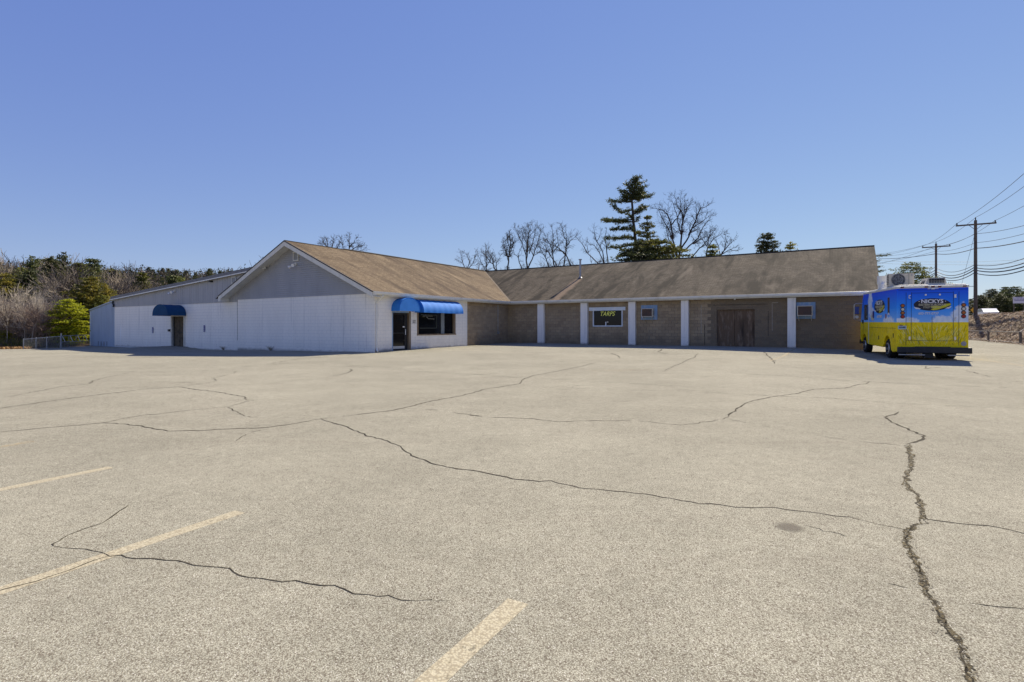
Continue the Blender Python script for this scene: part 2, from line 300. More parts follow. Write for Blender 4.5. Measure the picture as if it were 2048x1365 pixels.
# ------------------------------------------------------------------ mesh helpers
class MB:
    def __init__(s): s.v = []; s.f = []; s.mi = []; s.uv = None
    def add(s, vs, fs, mi=0):
        o = len(s.v); s.v.extend([tuple(v) for v in vs]); s.f.extend([tuple(i + o for i in f) for f in fs]); s.mi.extend([mi] * len(fs)); return s
    def box(s, x0, x1, y0, y1, z0, z1, mi=0):
        return s.add([(x0, y0, z0), (x1, y0, z0), (x1, y1, z0), (x0, y1, z0), (x0, y0, z1), (x1, y0, z1), (x1, y1, z1), (x0, y1, z1)],
                     [(0, 3, 2, 1), (4, 5, 6, 7), (0, 1, 5, 4), (1, 2, 6, 5), (2, 3, 7, 6), (3, 0, 4, 7)], mi)
    def bar(s, p, q, w, h=None, mi=0):
        p = Vector(p); q = Vector(q); d = (q - p).normalized(); h = h or w
        up = Vector((0, 0, 1)) if abs(d.z) < .95 else Vector((0, 1, 0))
        x = d.cross(up).normalized() * w / 2; y = x.cross(d).normalized() * h / 2
        vs = [e + sx * x + sy * y for e in (p, q) for sx, sy in ((-1, -1), (1, -1), (1, 1), (-1, 1))]
        return s.add(vs, [(0, 1, 2, 3), (7, 6, 5, 4), (0, 4, 5, 1), (1, 5, 6, 2), (2, 6, 7, 3), (3, 7, 4, 0)], mi)
    def tube(s, pts, rs, n=6, cap=True, mi=0):
        rings = []; prev = None
        for i, p in enumerate(pts):
            p = Vector(p); a = Vector(pts[max(0, i - 1)]); b = Vector(pts[min(len(pts) - 1, i + 1)])
            d = (b - a).normalized()
            if prev is None:
                x = d.orthogonal().normalized()
            else:
                x = (prev - d * prev.dot(d))
                x = x.normalized() if x.length > 1e-6 else d.orthogonal().normalized()
            prev = x; y = d.cross(x); r = rs[i] if isinstance(rs, (list, tuple)) else rs
            rings.append([p + (x * math.cos(t) + y * math.sin(t)) * r for t in (k * 2 * math.pi / n for k in range(n))])
        vs = [v for r in rings for v in r]; fs = []
        for i in range(len(rings) - 1):
            for k in range(n):
                fs.append((i * n + k, i * n + (k + 1) % n, (i + 1) * n + (k + 1) % n, (i + 1) * n + k))
        if cap: fs.append(tuple(reversed(range(n)))); fs.append(tuple((len(rings) - 1) * n + k for k in range(n)))
        return s.add(vs, fs, mi)
    def disc(s, c, ax, r, h, n=20, mi=0):
        c = Vector(c); ax = Vector(ax).normalized(); return s.tube([c - ax * h / 2, c + ax * h / 2], r, n, True, mi)
    def build(s, name, m, parent=None, loc=None, smooth=False, **props):
        me = bpy.data.meshes.new(name); me.from_pydata(s.v, [], s.f); me.validate()
        ms = m if isinstance(m, (list, tuple)) else [m]
        for q in ms: me.materials.append(M[q] if isinstance(q, str) else q)
        if len(ms) > 1 and len(s.mi) == len(me.polygons): me.polygons.foreach_set('material_index', s.mi)
        if s.uv and len(s.uv) == len(me.loops):
            ul = me.uv_layers.new(name='UVMap'); flat = [c for uv in s.uv for c in uv]; ul.data.foreach_set('uv', flat)
        if smooth: me.polygons.foreach_set('use_smooth', [True] * len(me.polygons))
        me.update()
        return link(name, me, parent, loc, **props)
def link(name, me, parent=None, loc=None, **props):
    o = bpy.data.objects.new(name, me); COL.objects.link(o)
    if parent: o.parent = parent
    if loc is not None: o.location = loc
    for k, v in props.items(): o[k] = v
    return o
def thing(name, loc, label, cat, rz=0, group=None):
    o = bpy.data.objects.new(name, None); COL.objects.link(o); o.location = loc; o.rotation_euler = (0, 0, rz)
    o['label'] = label; o['category'] = cat
    if group: o['group'] = group
    return o
def copy_tree(src, parent=None):
    c = src.copy(); COL.objects.link(c)
    if parent: c.parent = parent
    for ch in list(src.children):
        copy_tree(ch, c)
    return c
def textmesh(s, size, bold=0, shear=0, extrude=.002, width=None, font_sp=1.0, halign='CENTER'):
    c = bpy.data.curves.new('txt', 'FONT'); c.body = s; c.size = size; c.offset = bold; c.shear = shear; c.extrude = extrude; c.space_character = font_sp
    c.align_x = halign; c.align_y = 'BOTTOM_BASELINE'; c.resolution_u = 2
    o = bpy.data.objects.new('txt', c); COL.objects.link(o); bpy.context.view_layer.update()
    me = bpy.data.meshes.new_from_object(o); bpy.data.objects.remove(o)
    xs = [v.co.x for v in me.vertices]; w = max(xs) - min(xs); mid = (max(xs) + min(xs)) / 2
    ys = [v.co.y for v in me.vertices]; y0, hh = min(ys), max(ys) - min(ys)
    for v in me.vertices:
        v.co.x = (v.co.x - mid) * ((width / w) if width else 1); v.co.y = (v.co.y - y0) * size / hh
    return me
def rect_sub(rects, hole):
    out = []; hx0, hx1, hz0, hz1 = hole
    for x0, x1, z0, z1 in rects:
        if hx0 >= x1 or hx1 <= x0 or hz0 >= z1 or hz1 <= z0: out.append((x0, x1, z0, z1)); continue
        if x0 < hx0: out.append((x0, hx0, z0, z1))
        if x1 > hx1: out.append((hx1, x1, z0, z1))
        a, b = max(x0, hx0), min(x1, hx1)
        if z0 < hz0: out.append((a, b, z0, hz0))
        if z1 > hz1: out.append((a, b, hz1, z1))
    return out

# ================================================================== GROUND
def prog(lo, hi, step, far, grow=1.35):
    xs = []; x = lo
    while x < hi + 1e-6: xs.append(x); x += step
    s = step; x = xs[-1]
    while x < far: s *= grow; x += s; xs.append(x)
    s = step; x = lo; pre = []
    while x > -far: s *= grow; x -= s; pre.append(x)
    return pre[::-1] + xs
def lot_left(y):
    if y < 38.5: return -62
    if y < 41.5: return -62 + (y - 38.5) / 3 * 22
    if y < 44: return -40 + (y - 41.5) / 2.5 * 3
    return -37
def lot_right(y): return 33.4 + (y - 35.4) * .60 - .1
gx = prog(-62, 56, 2.0, 3200); gy = prog(-14, 86, 2.0, 3200)
mb = MB(); nx = len(gx)
def tz(x, y):
    z = gz(x, y) if (-90 < x < 90 and -40 < y < 120) else 0.0
    if lot_left(y) + .6 < x < lot_right(y) - .3 and -13 < y < 75: z -= .12
    return z - .03
vs = [(x, y, tz(x, y)) for y in gy for x in gx]
mb.add(vs, [(j * nx + i, j * nx + i + 1, (j + 1) * nx + i + 1, (j + 1) * nx + i) for j in range(len(gy) - 1) for i in range(nx - 1)])
mb.build('ground', 'litter', smooth=True, kind='structure')
ys = [-14 + k * 1.0 for k in range(91)]; NXL = 110
mb = MB()
vs = []
for y in ys:
    l, r = lot_left(y), lot_right(y)
    for i in range(NXL + 1):
        x = l + (r - l) * i / NXL; vs.append((x, y, gz(x, y)))
mb.add(vs, [(j * (NXL + 1) + i, j * (NXL + 1) + i + 1, (j + 1) * (NXL + 1) + i + 1, (j + 1) * (NXL + 1) + i) for j in range(len(ys) - 1) for i in range(NXL)])
lot = mb.build('parking_lot', 'asphalt', smooth=True, kind='structure')

def lot_z(x, y):
    j = max(0, min(len(ys) - 2, int(y + 14))); fy = y + 14 - j; zz = []
    for r_ in (j, j + 1):
        l, r = lot_left(ys[r_]), lot_right(ys[r_]); t = (x - l) / (r - l) * NXL; i = max(0, min(NXL - 1, int(t))); f = t - i; o = r_ * (NXL + 1) + i
        zz.append(vs[o][2] * (1 - f) + vs[o + 1][2] * f)
    return zz[0] * (1 - fy) + zz[1] * fy
lot_vs = vs
# cracks, as thin ribbons lying on the lot
crng = random.Random(5)
def crack(pix, w0, w1=None, m='crack', rough=1.0, name='pavement_crack', gaps=0.0, step=.07):
    w1 = w1 if w1 is not None else w0
    P = [Vector(gp(*p)) for p in pix]; pts = []
    tot = sum((P[i + 1] - P[i]).length for i in range(len(P) - 1)); run = 0
    for i in range(len(P) - 1):
        d = P[i + 1] - P[i]; Ln = d.length; st = max(step, P[i].y * .006); k = max(2, int(Ln / st)); nrm = Vector((-d.y, d.x, 0)).normalized()
        off = 0
        amp = min(.30 * st * rough, .035 * rough) * (.45 if P[0].y < 9 else .8)
        for j in range(k):
            t = j / k; off = off * .78 + crng.uniform(-1, 1) * amp * 1.7
            q = P[i] + d * t + nrm * off * math.sin(math.pi * min(1, t * 1.0 + .15)) ; pts.append((q, (run + Ln * t) / tot))
        run += Ln
    pts.append((P[-1], 1.0))
    mb = MB(); prev = None; skip = 0
    for i, (q, t) in enumerate(pts):
        a = pts[max(0, i - 1)][0]; b = pts[min(len(pts) - 1, i + 1)][0]; d = (b - a); nrm = Vector((-d.y, d.x, 0)).normalized()
        w = (w0 + (w1 - w0) * t) * crng.uniform(.6, 1.4) * .5; q = q + nrm * crng.gauss(0, 1) * min(.010, max(.002, P[0].y * .0012)) * rough
        if t > .96 or t < .04: w *= .4
        l = q + nrm * w; r = q - nrm * w * crng.uniform(.6, 1.3)
        lift = .0018 + .00025 * max(0, q.y - 4); vsn = [(l.x, l.y, lot_z(l.x, l.y) + lift), (r.x, r.y, lot_z(r.x, r.y) + lift)]
        if skip > 0: skip -= 1; prev = None; continue
        if gaps and crng.random() < gaps: skip = crng.randint(1, 3)
        mb.v.extend(vsn); n_ = len(mb.v)
        if prev is not None: mb.f.append((prev, prev + 1, n_ - 1, n_ - 2)); mb.mi.append(0)
        prev = n_ - 2
    return mb.build(name, m, lot)
# photograph points of each crack
right_main = [(1797, 824), (1772, 834), (1784, 846), (1812, 857), (1843, 870), (1846, 880), (1818, 888), (1817, 905), (1822, 925), (1812, 955), (1813, 972), (1835, 990), (1841, 1005), (1847, 1024), (1846, 1036), (1838, 1048), (1815, 1062), (1812, 1085), (1825, 1110), (1838, 1140), (1852, 1180), (1872, 1215), (1893, 1255), (1925, 1300), (1937, 1340), (1945, 1385)]
crack(right_main[:7], .03, .03, rough=1.1)
crack(right_main[6:16], .05, .038, 'crackmoss', 1.1, step=.05)
crack(right_main[6:16], .014, .010, 'crack', 1.6, step=.05)
crack(right_main[15:], .046, .036, 'crackmoss', .8, step=.03)
crack(right_main[15:], .010, .008, 'crack', 1.1, step=.03)
crack(right_main[15:], .10, .08, 'crackfringe', .6, step=.05)
crack([(1846, 1038), (1900, 1045), (1962, 1052), (2000, 1056), (2048, 1067), (2110, 1082)], .014, .014)
crack([(640, 838), (690, 853), (735, 872), (768, 880), (800, 893), (814, 905), (830, 915), (872, 930), (930, 940), (985, 950), (1040, 961), (1100, 963), (1160, 975), (1230, 983), (1290, 988), (1345, 998), (1400, 1007), (1470, 1014), (1550, 1017), (1640, 1027), (1700, 1035), (1760, 1050), (1815, 1062)], .022, .012)
crack([(640, 838), (720, 829), (790, 821), (815, 815), (860, 803), (920, 793), (970, 779), (1040, 768), (1045, 760), (1065, 752), (1120, 742), (1155, 735), (1200, 724)], .026, .022)
crack([(640, 838), (590, 848), (535, 855), (470, 858), (400, 862), (335, 863), (290, 855), (255, 849), (205, 846), (120, 854), (0, 864), (-80, 872)], .022, .02)
crack([(205, 846), (280, 832), (370, 822), (455, 814), (500, 802), (512, 801)], .016, .014)
crack([(-60, 822), (0, 817), (90, 804), (190, 791), (280, 780), (360, 774), (380, 778), (445, 786), (490, 794), (492, 800), (512, 802)], .024, .018)
crack([(458, 815), (478, 826), (485, 830), (518, 836)], .016, .01)
crack([(360, 774), (420, 766), (432, 762), (425, 757), (470, 746), (480, 742)], .02, .014, gaps=.1)
crack([(0, 797), (60, 786), (130, 773), (180, 768), (185, 762), (215, 755), (262, 745)], .02, .014)
crack([(232, 775), (270, 776), (300, 777)], .014, .01, gaps=.2)
crack([(815, 818), (868, 820), (920, 828), (950, 832), (1010, 836), (1060, 838), (1120, 844), (1190, 842), (1260, 841), (1360, 851), (1450, 838)], .018, .012, gaps=.06)
crack([(938, 830), (948, 832), (958, 832)], .05, .03)
crack([(1448, 838), (1462, 827), (1475, 817), (1505, 802), (1545, 794), (1590, 788), (1628, 779), (1690, 777), (1715, 770), (1735, 768), (1738, 763)], .026, .022)
crack([(1448, 838), (1510, 850), (1580, 862), (1650, 874), (1720, 884), (1815, 892)], .010, .008, gaps=.14)
crack([(1348, 783), (1450, 787), (1560, 793), (1660, 797), (1780, 806), (1900, 812), (2060, 818)], .018, .014, gaps=.12)
crack([(760, 738), (850, 744), (960, 750), (1050, 757), (1180, 763), (1320, 771), (1400, 744 + 30)], .024, .02, gaps=.12)
crack([(1440, 746), (1560, 752), (1700, 762), (1850, 770), (2060, 778)], .028, .024, gaps=.12)
crack([(1100, 775), (1220, 780), (1348, 783)], .014, .01, gaps=.15)
crack([(1397, 708), (1372, 722), (1345, 734), (1328, 743)], .03, .02)
crack([(1222, 707), (1236, 712), (1240, 717)], .05, .03)
crack([(1322, 699), (1316, 705), (1338, 709), (1362, 709)], .06, .03)
crack([(1530, 704), (1534, 712), (1545, 719), (1550, 728)], .05, .03)
crack([(535, 728), (600, 718), (680, 712), (752, 706)], .04, .03, gaps=.05)
crack([(380, 745), (500, 733), (595, 725)], .025, .02, gaps=.15)
crack([(595, 725), (700, 731), (860, 741)], .025, .02, gaps=.15)
crack([(700, 738), (702, 744), (680, 750), (650, 756)], .03, .02)
crack([(0, 753), (30, 749), (62, 751)], .03, .02, gaps=.1)
crack([(46, 723), (60, 725), (78, 726)], .03, .02, gaps=.2)
crack([(256, 1010), (232, 1028), (205, 1047), (150, 1066), (132, 1072), (118, 1082), (108, 1093)], .011, .009)
crack([(108, 1093), (150, 1099), (185, 1103), (212, 1109), (240, 1112), (270, 1118), (330, 1122), (372, 1124), (440, 1134), (470, 1145), (497, 1156), (545, 1161), (590, 1162), (640, 1173), (690, 1177), (740, 1190), (775, 1193), (802, 1203), (865, 1200)], .008, .008)
crack([(865, 1200), (905, 1202)], .005, .003, gaps=.2)
crack([(216, 1113), (160, 1131), (100, 1152), (40, 1172), (-60, 1200)], .007, .009)
crack([(1610, 1050), (1640, 1058), (1662, 1065), (1690, 1073), (1740, 1082), (1795, 1094)], .006, .006, gaps=.12)
crack([(1775, 1168), (1800, 1173), (1822, 1178)], .005, .004, gaps=.1)
crack([(1940, 1206), (1990, 1212), (2060, 1219)], .005, .004, gaps=.25)
crack([(2042, 869), (2060, 868)], .02, .02)
crack([(470, 883), (500, 865), (540, 858)], .012, .01, gaps=.2)
crack([(1935, 742), (1955, 748), (1990, 756), (2030, 760)], .03, .02, gaps=.1)
crack([(1855, 733), (1850, 738), (1880, 735)], .03, .02)
crack([(830, 702), (900, 698), (960, 700), (1090, 706)], .05, .03, gaps=.05)
crack([(860, 715), (960, 718), (1100, 722), (1200, 728)], .03, .02, gaps=.2)
for k in range(26):   # short hairlines
    px = crng.uniform(60, 2000); py = crng.uniform(715, 800); w = crng.uniform(20, 90)
    crack([(px, py), (px + w * .5, py + crng.uniform(-3, 3)), (px + w, py + crng.uniform(-5, 5))], .016, .012, gaps=.25)
# painted bay lines
def bay_line(p, q, w, m='line', name='bay_line'):
    a = Vector(gp(*p)); b = Vector(gp(*q)); d = (b - a).normalized(); nrm = Vector((-d.y, d.x, 0)) * w / 2; k = max(4, int((b - a).length / .25)); mb = MB()
    for i in range(k + 1):
        c = a + (b - a) * i / k
        for s in (-1, 1):
            e = c + nrm * s * crng.uniform(.93, 1.05); mb.v.append((e.x, e.y, lot_z(e.x, e.y) + .0008 + .0002 * max(0, e.y - 4)))
        if i: mb.f.append((2 * i - 2, 2 * i - 1, 2 * i + 1, 2 * i)); mb.mi.append(0)
    return mb.build(name, m, lot)
bay_line((1036, 1203), (800, 1420), .115)
bay_line((480, 1024), (-120, 1222), .115)
bay_line((222, 935), (-120, 1004), .115)
bay_line((66, 883), (-60, 905), .11, 'fadedline')
bay_line((1588, 699), (1540, 722), .11, 'fadedline')
bay_line((262, 712), (150, 716), .12, 'fadedline')
bay_line((1938, 716), (2070, 736), .12, 'fadedline')
bay_line((1180, 742), (1300, 740), .12, 'fadedline')
sx, sy, sz = gp(1579, 1055)
mb = MB(); mb.add([(-.2, -.2, 0), (.2, -.2, 0), (.2, .2, 0), (-.2, .2, 0)], [(0, 1, 2, 3)])
mb.build('oil_stain', 'stain', lot, (sx, sy, lot_z(sx, sy) + .002))

# ================================================================== MAIN BUILDING (local x = b, local y = a)
bld = thing('store_building', (PX, PY, 0), 'long low brown and white block building with tan shingle roof and two wings', 'building', ROT)
EAVE = 3.18; RIDGE = 6.42
# ---- block walls
block_meshes = {}
def wall(parent, axis, const, t0, t1, z0, z1, holes, face, mortar, style, limit=0, sort_hi=True, label=None, clip=None):
    """axis 'x': wall along b at a=const facing -a ; axis 'y': wall along a at b=const facing +b"""
    rects = [(t0, t1, z0, z1)]
    for h in holes: rects = rect_sub(rects, h)
    mb = MB(); D = .2
    for x0, x1, a0, a1 in rects:
        if axis == 'x': mb.box(x0, x1, const, const + D, a0, a1)
        else: mb.box(const - D, const, x0, x1, a0, a1)
    w = mb.build('wall', mortar, parent)
    if label: w['label'] = label
    pcs = []; row = 0; z = z0; BH, BW, J = .2, .4, .012 if style == 'brown' else .008
    while z < z1 - .02:
        x = t0 - (BW / 2 if row % 2 else 0)
        while x < t1 - .01:
            r = [(max(t0, x), min(t1, x + BW - J), z, min(z1, z + BH - J))]
            for h in holes: r = rect_sub(r, (h[0] - .006, h[1] + .006, h[2] - .006, h[3] + .006))
            pcs.extend([q for q in r if q[1] - q[0] > .03 and q[3] - q[2] > .03 and q[3] > -.1]); x += BW
        z += BH; row += 1
    pcs.sort(key=lambda q: q[1], reverse=sort_hi)
    def box5(mb, q, dep, pr):
        x0, x1, a0, a1 = q; e = .006
        if axis == 'x':
            f = const - dep - pr
            mb.add([(x0, const, a0), (x1, const, a0), (x1, const, a1), (x0, const, a1), (x0 + e, f, a0 + e), (x1 - e, f, a0 + e), (x1 - e, f, a1 - e), (x0 + e, f, a1 - e)],
                   [(4, 5, 6, 7), (0, 1, 5, 4), (1, 2, 6, 5), (2, 3, 7, 6), (3, 0, 4, 7)])
        else:
            f = const + dep + pr
            mb.add([(const, x0, a0), (const, x1, a0), (const, x1, a1), (const, x0, a1), (f, x0 + e, a0 + e), (f, x1 - e, a0 + e), (f, x1 - e, a1 - e), (f, x0 + e, a1 - e)],
                   [(4, 5, 6, 7), (0, 1, 5, 4), (1, 2, 6, 5), (2, 3, 7, 6), (3, 0, 4, 7)])
    dep = .012 if style == 'brown' else .0035
    rest = MB(); rr = random.Random(int(t0 * 10) + 3)
    for i, q in enumerate(pcs):
        pr = rr.uniform(0, .003)
        if i < limit:
            mi = rr.choice((0, 0, 1, 2)); key = (axis, round(q[1] - q[0], 3), round(q[3] - q[2], 3), mi)
            if key not in block_meshes:
                m1 = MB(); c0 = const
                box5(m1, (0, q[1] - q[0], 0, q[3] - q[2]), dep, .0015)
                if axis == 'x': m1.v = [(x, y - const, z) for x, y, z in m1.v]
                else: m1.v = [(x - const, y, z) for x, y, z in m1.v]
                me = bpy.data.meshes.new('concrete_block'); me.from_pydata(m1.v, [], m1.f); me.materials.append(M['brown%d' % mi]); block_meshes[key] = me
            link('concrete_block', block_meshes[key], w, (q[0], const, q[2]) if axis == 'x' else (const, q[0], q[2]))
        else:
            box5(rest, q, dep, pr)
            if style == 'brown': rest.mi[-5:] = [rr.choice((0, 0, 1, 2))] * 5
    if rest.v:
        rest.build('blockwork', ['brown0', 'brown1', 'brown2'] if style == 'brown' else face, w, kind='stuff')
    return w
A1 = 13.5                          # front wall of the long wing
B_END = 22.7
# door and window openings on the side wall (b = 0)
dA0, dA1 = a_of(784, 0), a_of(822, 0)
wA0, wA1 = a_of(834, 0), a_of(911, 0)
wZ0, wZ1 = z_of(670, 0, (wA0 + wA1) / 2), 2.32
brA = a_of(934.5, 0)
DZ1 = 2.30
wall(bld, 'y', 0, 0, brA, -.6, 3.2, [(dA0, dA1, -.6, DZ1), (wA0, wA1, wZ0, wZ1)], 'white_side', 'plaster_core', 'white', label='white painted block wall with door and window')
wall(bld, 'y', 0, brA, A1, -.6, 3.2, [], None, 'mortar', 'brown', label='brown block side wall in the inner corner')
wall(bld, 'x', 0, -12.68, 0, -.6, 3.2, [], 'white_block', 'plaster_core', 'white', label='white painted block wall under the grey gable')
# openings on the long wing
tw = [b_of(1186, A1), b_of(1245.5, A1)]; tz0 = z_of(653.5, tw[0], A1); tz1 = z_of(621, tw[0], A1)
pw = [b_of(1433.5, A1), b_of(1509.5, A1)]; pz1 = z_of(619.5, sum(pw) / 2, A1)
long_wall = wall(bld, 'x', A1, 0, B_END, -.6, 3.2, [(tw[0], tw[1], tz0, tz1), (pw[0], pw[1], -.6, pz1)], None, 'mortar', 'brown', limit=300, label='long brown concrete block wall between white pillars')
# right end and back walls (plain, seen only from the side)
mb = MB(); mb.box(B_END - .2, B_END, A1 + .2, 28, -.6, 3.2)
mb.add([(B_END - .02, A1 - .2, 3.2), (B_END - .02, 28.2, 3.2), (B_END - .02, 20.8, 6.3)], [(0, 1, 2)])
mb.box(-19, B_END, 27.8, 28, -.6, 3.2); mb.build('rear_wall', 'mortar', bld)
# ---- pillars
for x0, x1 in ((1074.7, 1087), (1160.8, 1174), (1256.4, 1270), (1361.9, 1376.5), (1574.7, 1591.4)):
    b0, b1 = b_of(x0, A1 - .25), b_of(x1, A1 - .25)
    mb = MB(); mb.box(b0, b1, A1 - .25, A1 - .01, -.4, 3.04)
    mb.box(b0 + .015, b0 + .03, A1 - .256, A1 - .25, -.3, 3.04); mb.box(b1 - .07, b1 - .055, A1 - .256, A1 - .25, -.3, 3.04)
    mb.build('pillar', 'white_pillar', bld)
# ---- roofs: every course a raised strip
SL = (RIDGE - EAVE) / 7.3
def roof_strips(name, m, ends, e0, r0, zf, along_fn, n_course=54):
    """ends(t) -> (lo, hi) along extents at run t ; along_fn(along, run, z) -> local xyz"""
    mb = MB(); uv = []
    run = r0 - e0; slope = math.hypot(run, zf(r0) - zf(e0))
    cnt = n_course
    for i in range(cnt):
        t0, t1 = e0 + run * i / cnt, e0 + run * (i + 1) / cnt
        l0, h0 = ends(t0); l1, h1 = ends(t1)
        za, zb = zf(t0) + .018, zf(t1) + .006
        o = len(mb.v)
        mb.v += [along_fn(l0, t0, za), along_fn(h0, t0, za), along_fn(h1, t1, zb), along_fn(l1, t1, zb), along_fn(l0, t0, zf(t0) - .02), along_fn(h0, t0, zf(t0) - .02)]
        u0, u1 = slope * i / cnt, slope * (i + 1) / cnt
        mb.f.append((o, o + 1, o + 2, o + 3)); uv += [(l0, u0), (h0, u0), (h1, u1), (l1, u1)]
        mb.f.append((o + 4, o + 5, o + 1, o)); uv += [(l0, u0), (h0, u0), (h0, u0 + .01), (l0, u0 + .01)]
        mb.mi += [0, 0]
    mb.uv = uv
    return mb.build(name, m, bld)
GR = -6.9                    # ridge line of the gabled wing (b), ridge line of long wing at a
GO = .42                     # gutter overhang
AF = -.6                     # front overhang of the gable
AR = A1 - GO + 7.32
zl = lambda b: EAVE + .1 + (GO - b) * SL
roof_l = roof_strips('roof', 'shingle_l', lambda b: (AF, A1 - GO + (GO - b)), GO + .02, GR, zl, lambda s, t, z: (t, s, z))
roof_l['label'] = 'tan shingle slope of the gabled wing'
zr = lambda a: EAVE + .1 + (a - (A1 - GO)) * SL
roof_r = roof_strips('roof', 'shingle_r', lambda a: (GO - (a - (A1 - GO)), B_END + .42), A1 - GO - .02, AR, zr, lambda s, t, z: (s, t, z))
roof_r['label'] = 'weathered brown shingle slope of the long wing'
ZR = zr(AR)
# hidden slopes, ridge cap and underside
mb = MB()
mb.add([(GR, AF, ZR), (GR, 27, ZR), (-14.25, 27, EAVE + .1), (-14.25, AF, EAVE + .1)], [(3, 2, 1, 0)])
mb.add([(GR, AR, ZR - .01), (B_END + .42, AR, ZR - .01), (B_END + .42, 28.4, EAVE + .1), (GR, 28.4, EAVE + .1)], [(0, 1, 2, 3)])
mb.build('rear_slope', 'shingle_r', bld)
mb = MB(); mb.tube([(GR, AF, ZR + .01), (GR, AR, ZR + .01)], .045, 6); mb.tube([(GR, AR, ZR + .01), (B_END + .42, AR, ZR + .01)], .05, 6); mb.build('ridge_cap', 'shingle_r', bld)
mb = MB(); mb.tube([(GR, 3.9, ZR + .07), (GR, AR, ZR + .07)], .035, 6); mb.build('ridge_vent', 'edge', bld)
# valley
mb = MB(); mb.bar((GO, A1 - GO, EAVE + .125), (GR, AR, ZR + .025), .10, .012); mb.build('valley_strip', mat('worn_valley', (.19, .15, .10), .9, noise=[(10, (.12, .09, .065), .4, .7)]), bld)
# ---- eaves, gutters, soffits
mb = MB(); mb.box(GO - .06, GO - .03, AF, A1 - GO + .06, EAVE - .12, EAVE + .09); mb.box(GO - .06, B_END + .4, A1 - GO + .03, A1 - GO + .06, EAVE - .12, EAVE + .09)
mb.build('fascia_board', 'trim', bld)
def gutter(p, q, axis):
    mb = MB(); prof = [(0, .085), (0, -.04), (.02, -.06), (.075, -.06), (.10, -.02), (.115, .03), (.115, .08), (.125, .085), (.105, .09), (.10, .03), (.07, -.045), (.02, -.045), (.01, .07)]
    k = len(prof)
    for e in (p, q):
        for o, z in prof:
            if axis == 'y': mb.v.append((GO - .028 + o, e, EAVE + z))
            else: mb.v.append((e, A1 - GO + .028 - o, EAVE + z))
    for i in range(k): mb.f.append((i, (i + 1) % k, k + (i + 1) % k, k + i)); mb.mi.append(0)
    mb.f.append(tuple(range(k))); mb.f.append(tuple(reversed(range(k, 2 * k)))); mb.mi += [0, 0]
    mb.build('gutter', 'gutter', bld)
gutter(AF, A1 - GO - .085, 'y'); gutter(GO - .03 + .115, B_END + .42, 'x')
mb = MB(); mb.box(GO - .02, GO + .035, AF - .02, A1 - GO, EAVE + .088, EAVE + .104); mb.box(GO, B_END + .44, A1 - GO - .035, A1 - GO + .02, EAVE + .087, EAVE + .103); mb.build('drip_edge', 'edge', bld)
mb = MB(); mb.box(-.02, GO - .06, AF, A1 - GO + .06, EAVE - .10, EAVE - .085); mb.box(0, B_END + .4, A1 - GO + .06, A1 + .02, EAVE - .10, EAVE - .085); mb.build('soffit', 'trim', bld)
# ---- gable: rake boards, soffit, lap siding, vent
def zg(b, lift=0): return EAVE + .1 + (GO - b) * SL + lift if b >= GR else ZR - (GR - b) * SL + lift
LB = -13.85
for (b0, b1) in ((GO + .06, GR), (GR, LB)):
    mb = MB(); y0, y1 = AF - .03, AF
    mb.add([(b0, y0, zg(b0, -.30)), (b1, y0, zg(b1, -.30)), (b1, y0, zg(b1, -.015)), (b0, y0, zg(b0, -.015)), (b0, y1, zg(b0, -.30)), (b1, y1, zg(b1, -.30)), (b1, y1, zg(b1, -.015)), (b0, y1, zg(b0, -.015))],
           [(0, 1, 2, 3), (7, 6, 5, 4), (0, 4, 5, 1), (3, 2, 6, 7), (0, 3, 7, 4), (1, 5, 6, 2)])
    mb.build('rake_board', 'trim', bld)
    mb = MB(); mb.add([(b0, AF, zg(b0, -.26)), (b1, AF, zg(b1, -.26)), (b1, 0, zg(b1, -.26)), (b0, 0, zg(b0, -.26))], [(0, 1, 2, 3)]); mb.build('rake_soffit', 'trim', bld)
    mb = MB()
    mb.add([(b0, AF - .045, zg(b0, -.04)), (b1, AF - .045, zg(b1, -.04)), (b1, AF - .045, zg(b1, .025)), (b0, AF - .045, zg(b0, .025)), (b0, AF + .03, zg(b0, -.04)), (b1, AF + .03, zg(b1, -.04)), (b1, AF + .03, zg(b1, .025)), (b0, AF + .03, zg(b0, .025))],
           [(0, 1, 2, 3), (0, 4, 5, 1), (3, 2, 6, 7), (0, 3, 7, 4), (1, 5, 6, 2)])
    mb.build('rake_edge', 'edge', bld)
mb = MB(); mb.box(GO - .22, GO + .06, AF - .034, AF + .25, EAVE - .14, EAVE + .02); mb.box(LB - .02, LB + .25, AF - .034, 0, zg(LB, -.36), zg(LB, -.1)); mb.build('eave_return', 'trim', bld)
z = 3.2; i = 0
SW0, SW1 = -12.68, 0.0
vb0, vb1 = b_of(588, 0), b_of(598.5, 0); vz0, vz1 = z_of(523, vb0, 0), z_of(504.5, vb0, 0)
while z < ZR - .35:
    h = .125
    lim = lambda zz: (GR - (ZR - .24 - zz) / SL, GR + (ZR - .24 - zz) / SL)
    l0, r0 = lim(z); l1, r1 = lim(z + h); l0, l1 = max(l0, SW0), max(l1, SW0); r0, r1 = min(r0, SW1), min(r1, SW1)
    mb = MB(); mb.add([(l0, -.034, z), (r0, -.034, z), (r1, -.002, z + h), (l1, -.002, z + h), (l0, 0.01, z), (r0, 0.01, z)], [(0, 1, 2, 3), (4, 5, 1, 0)])
    mb.build('siding_board', 'siding', bld); z += h
mb = MB(); mb.add([(SW0, .02, 3.19), (SW1, .02, 3.19), (SW1, .02, 3.25), (GR, .02, ZR - .15), (SW0, .02, 3.6)], [(0, 1, 2, 3, 4)]); mb.build('gable_sheathing', 'siding', bld)
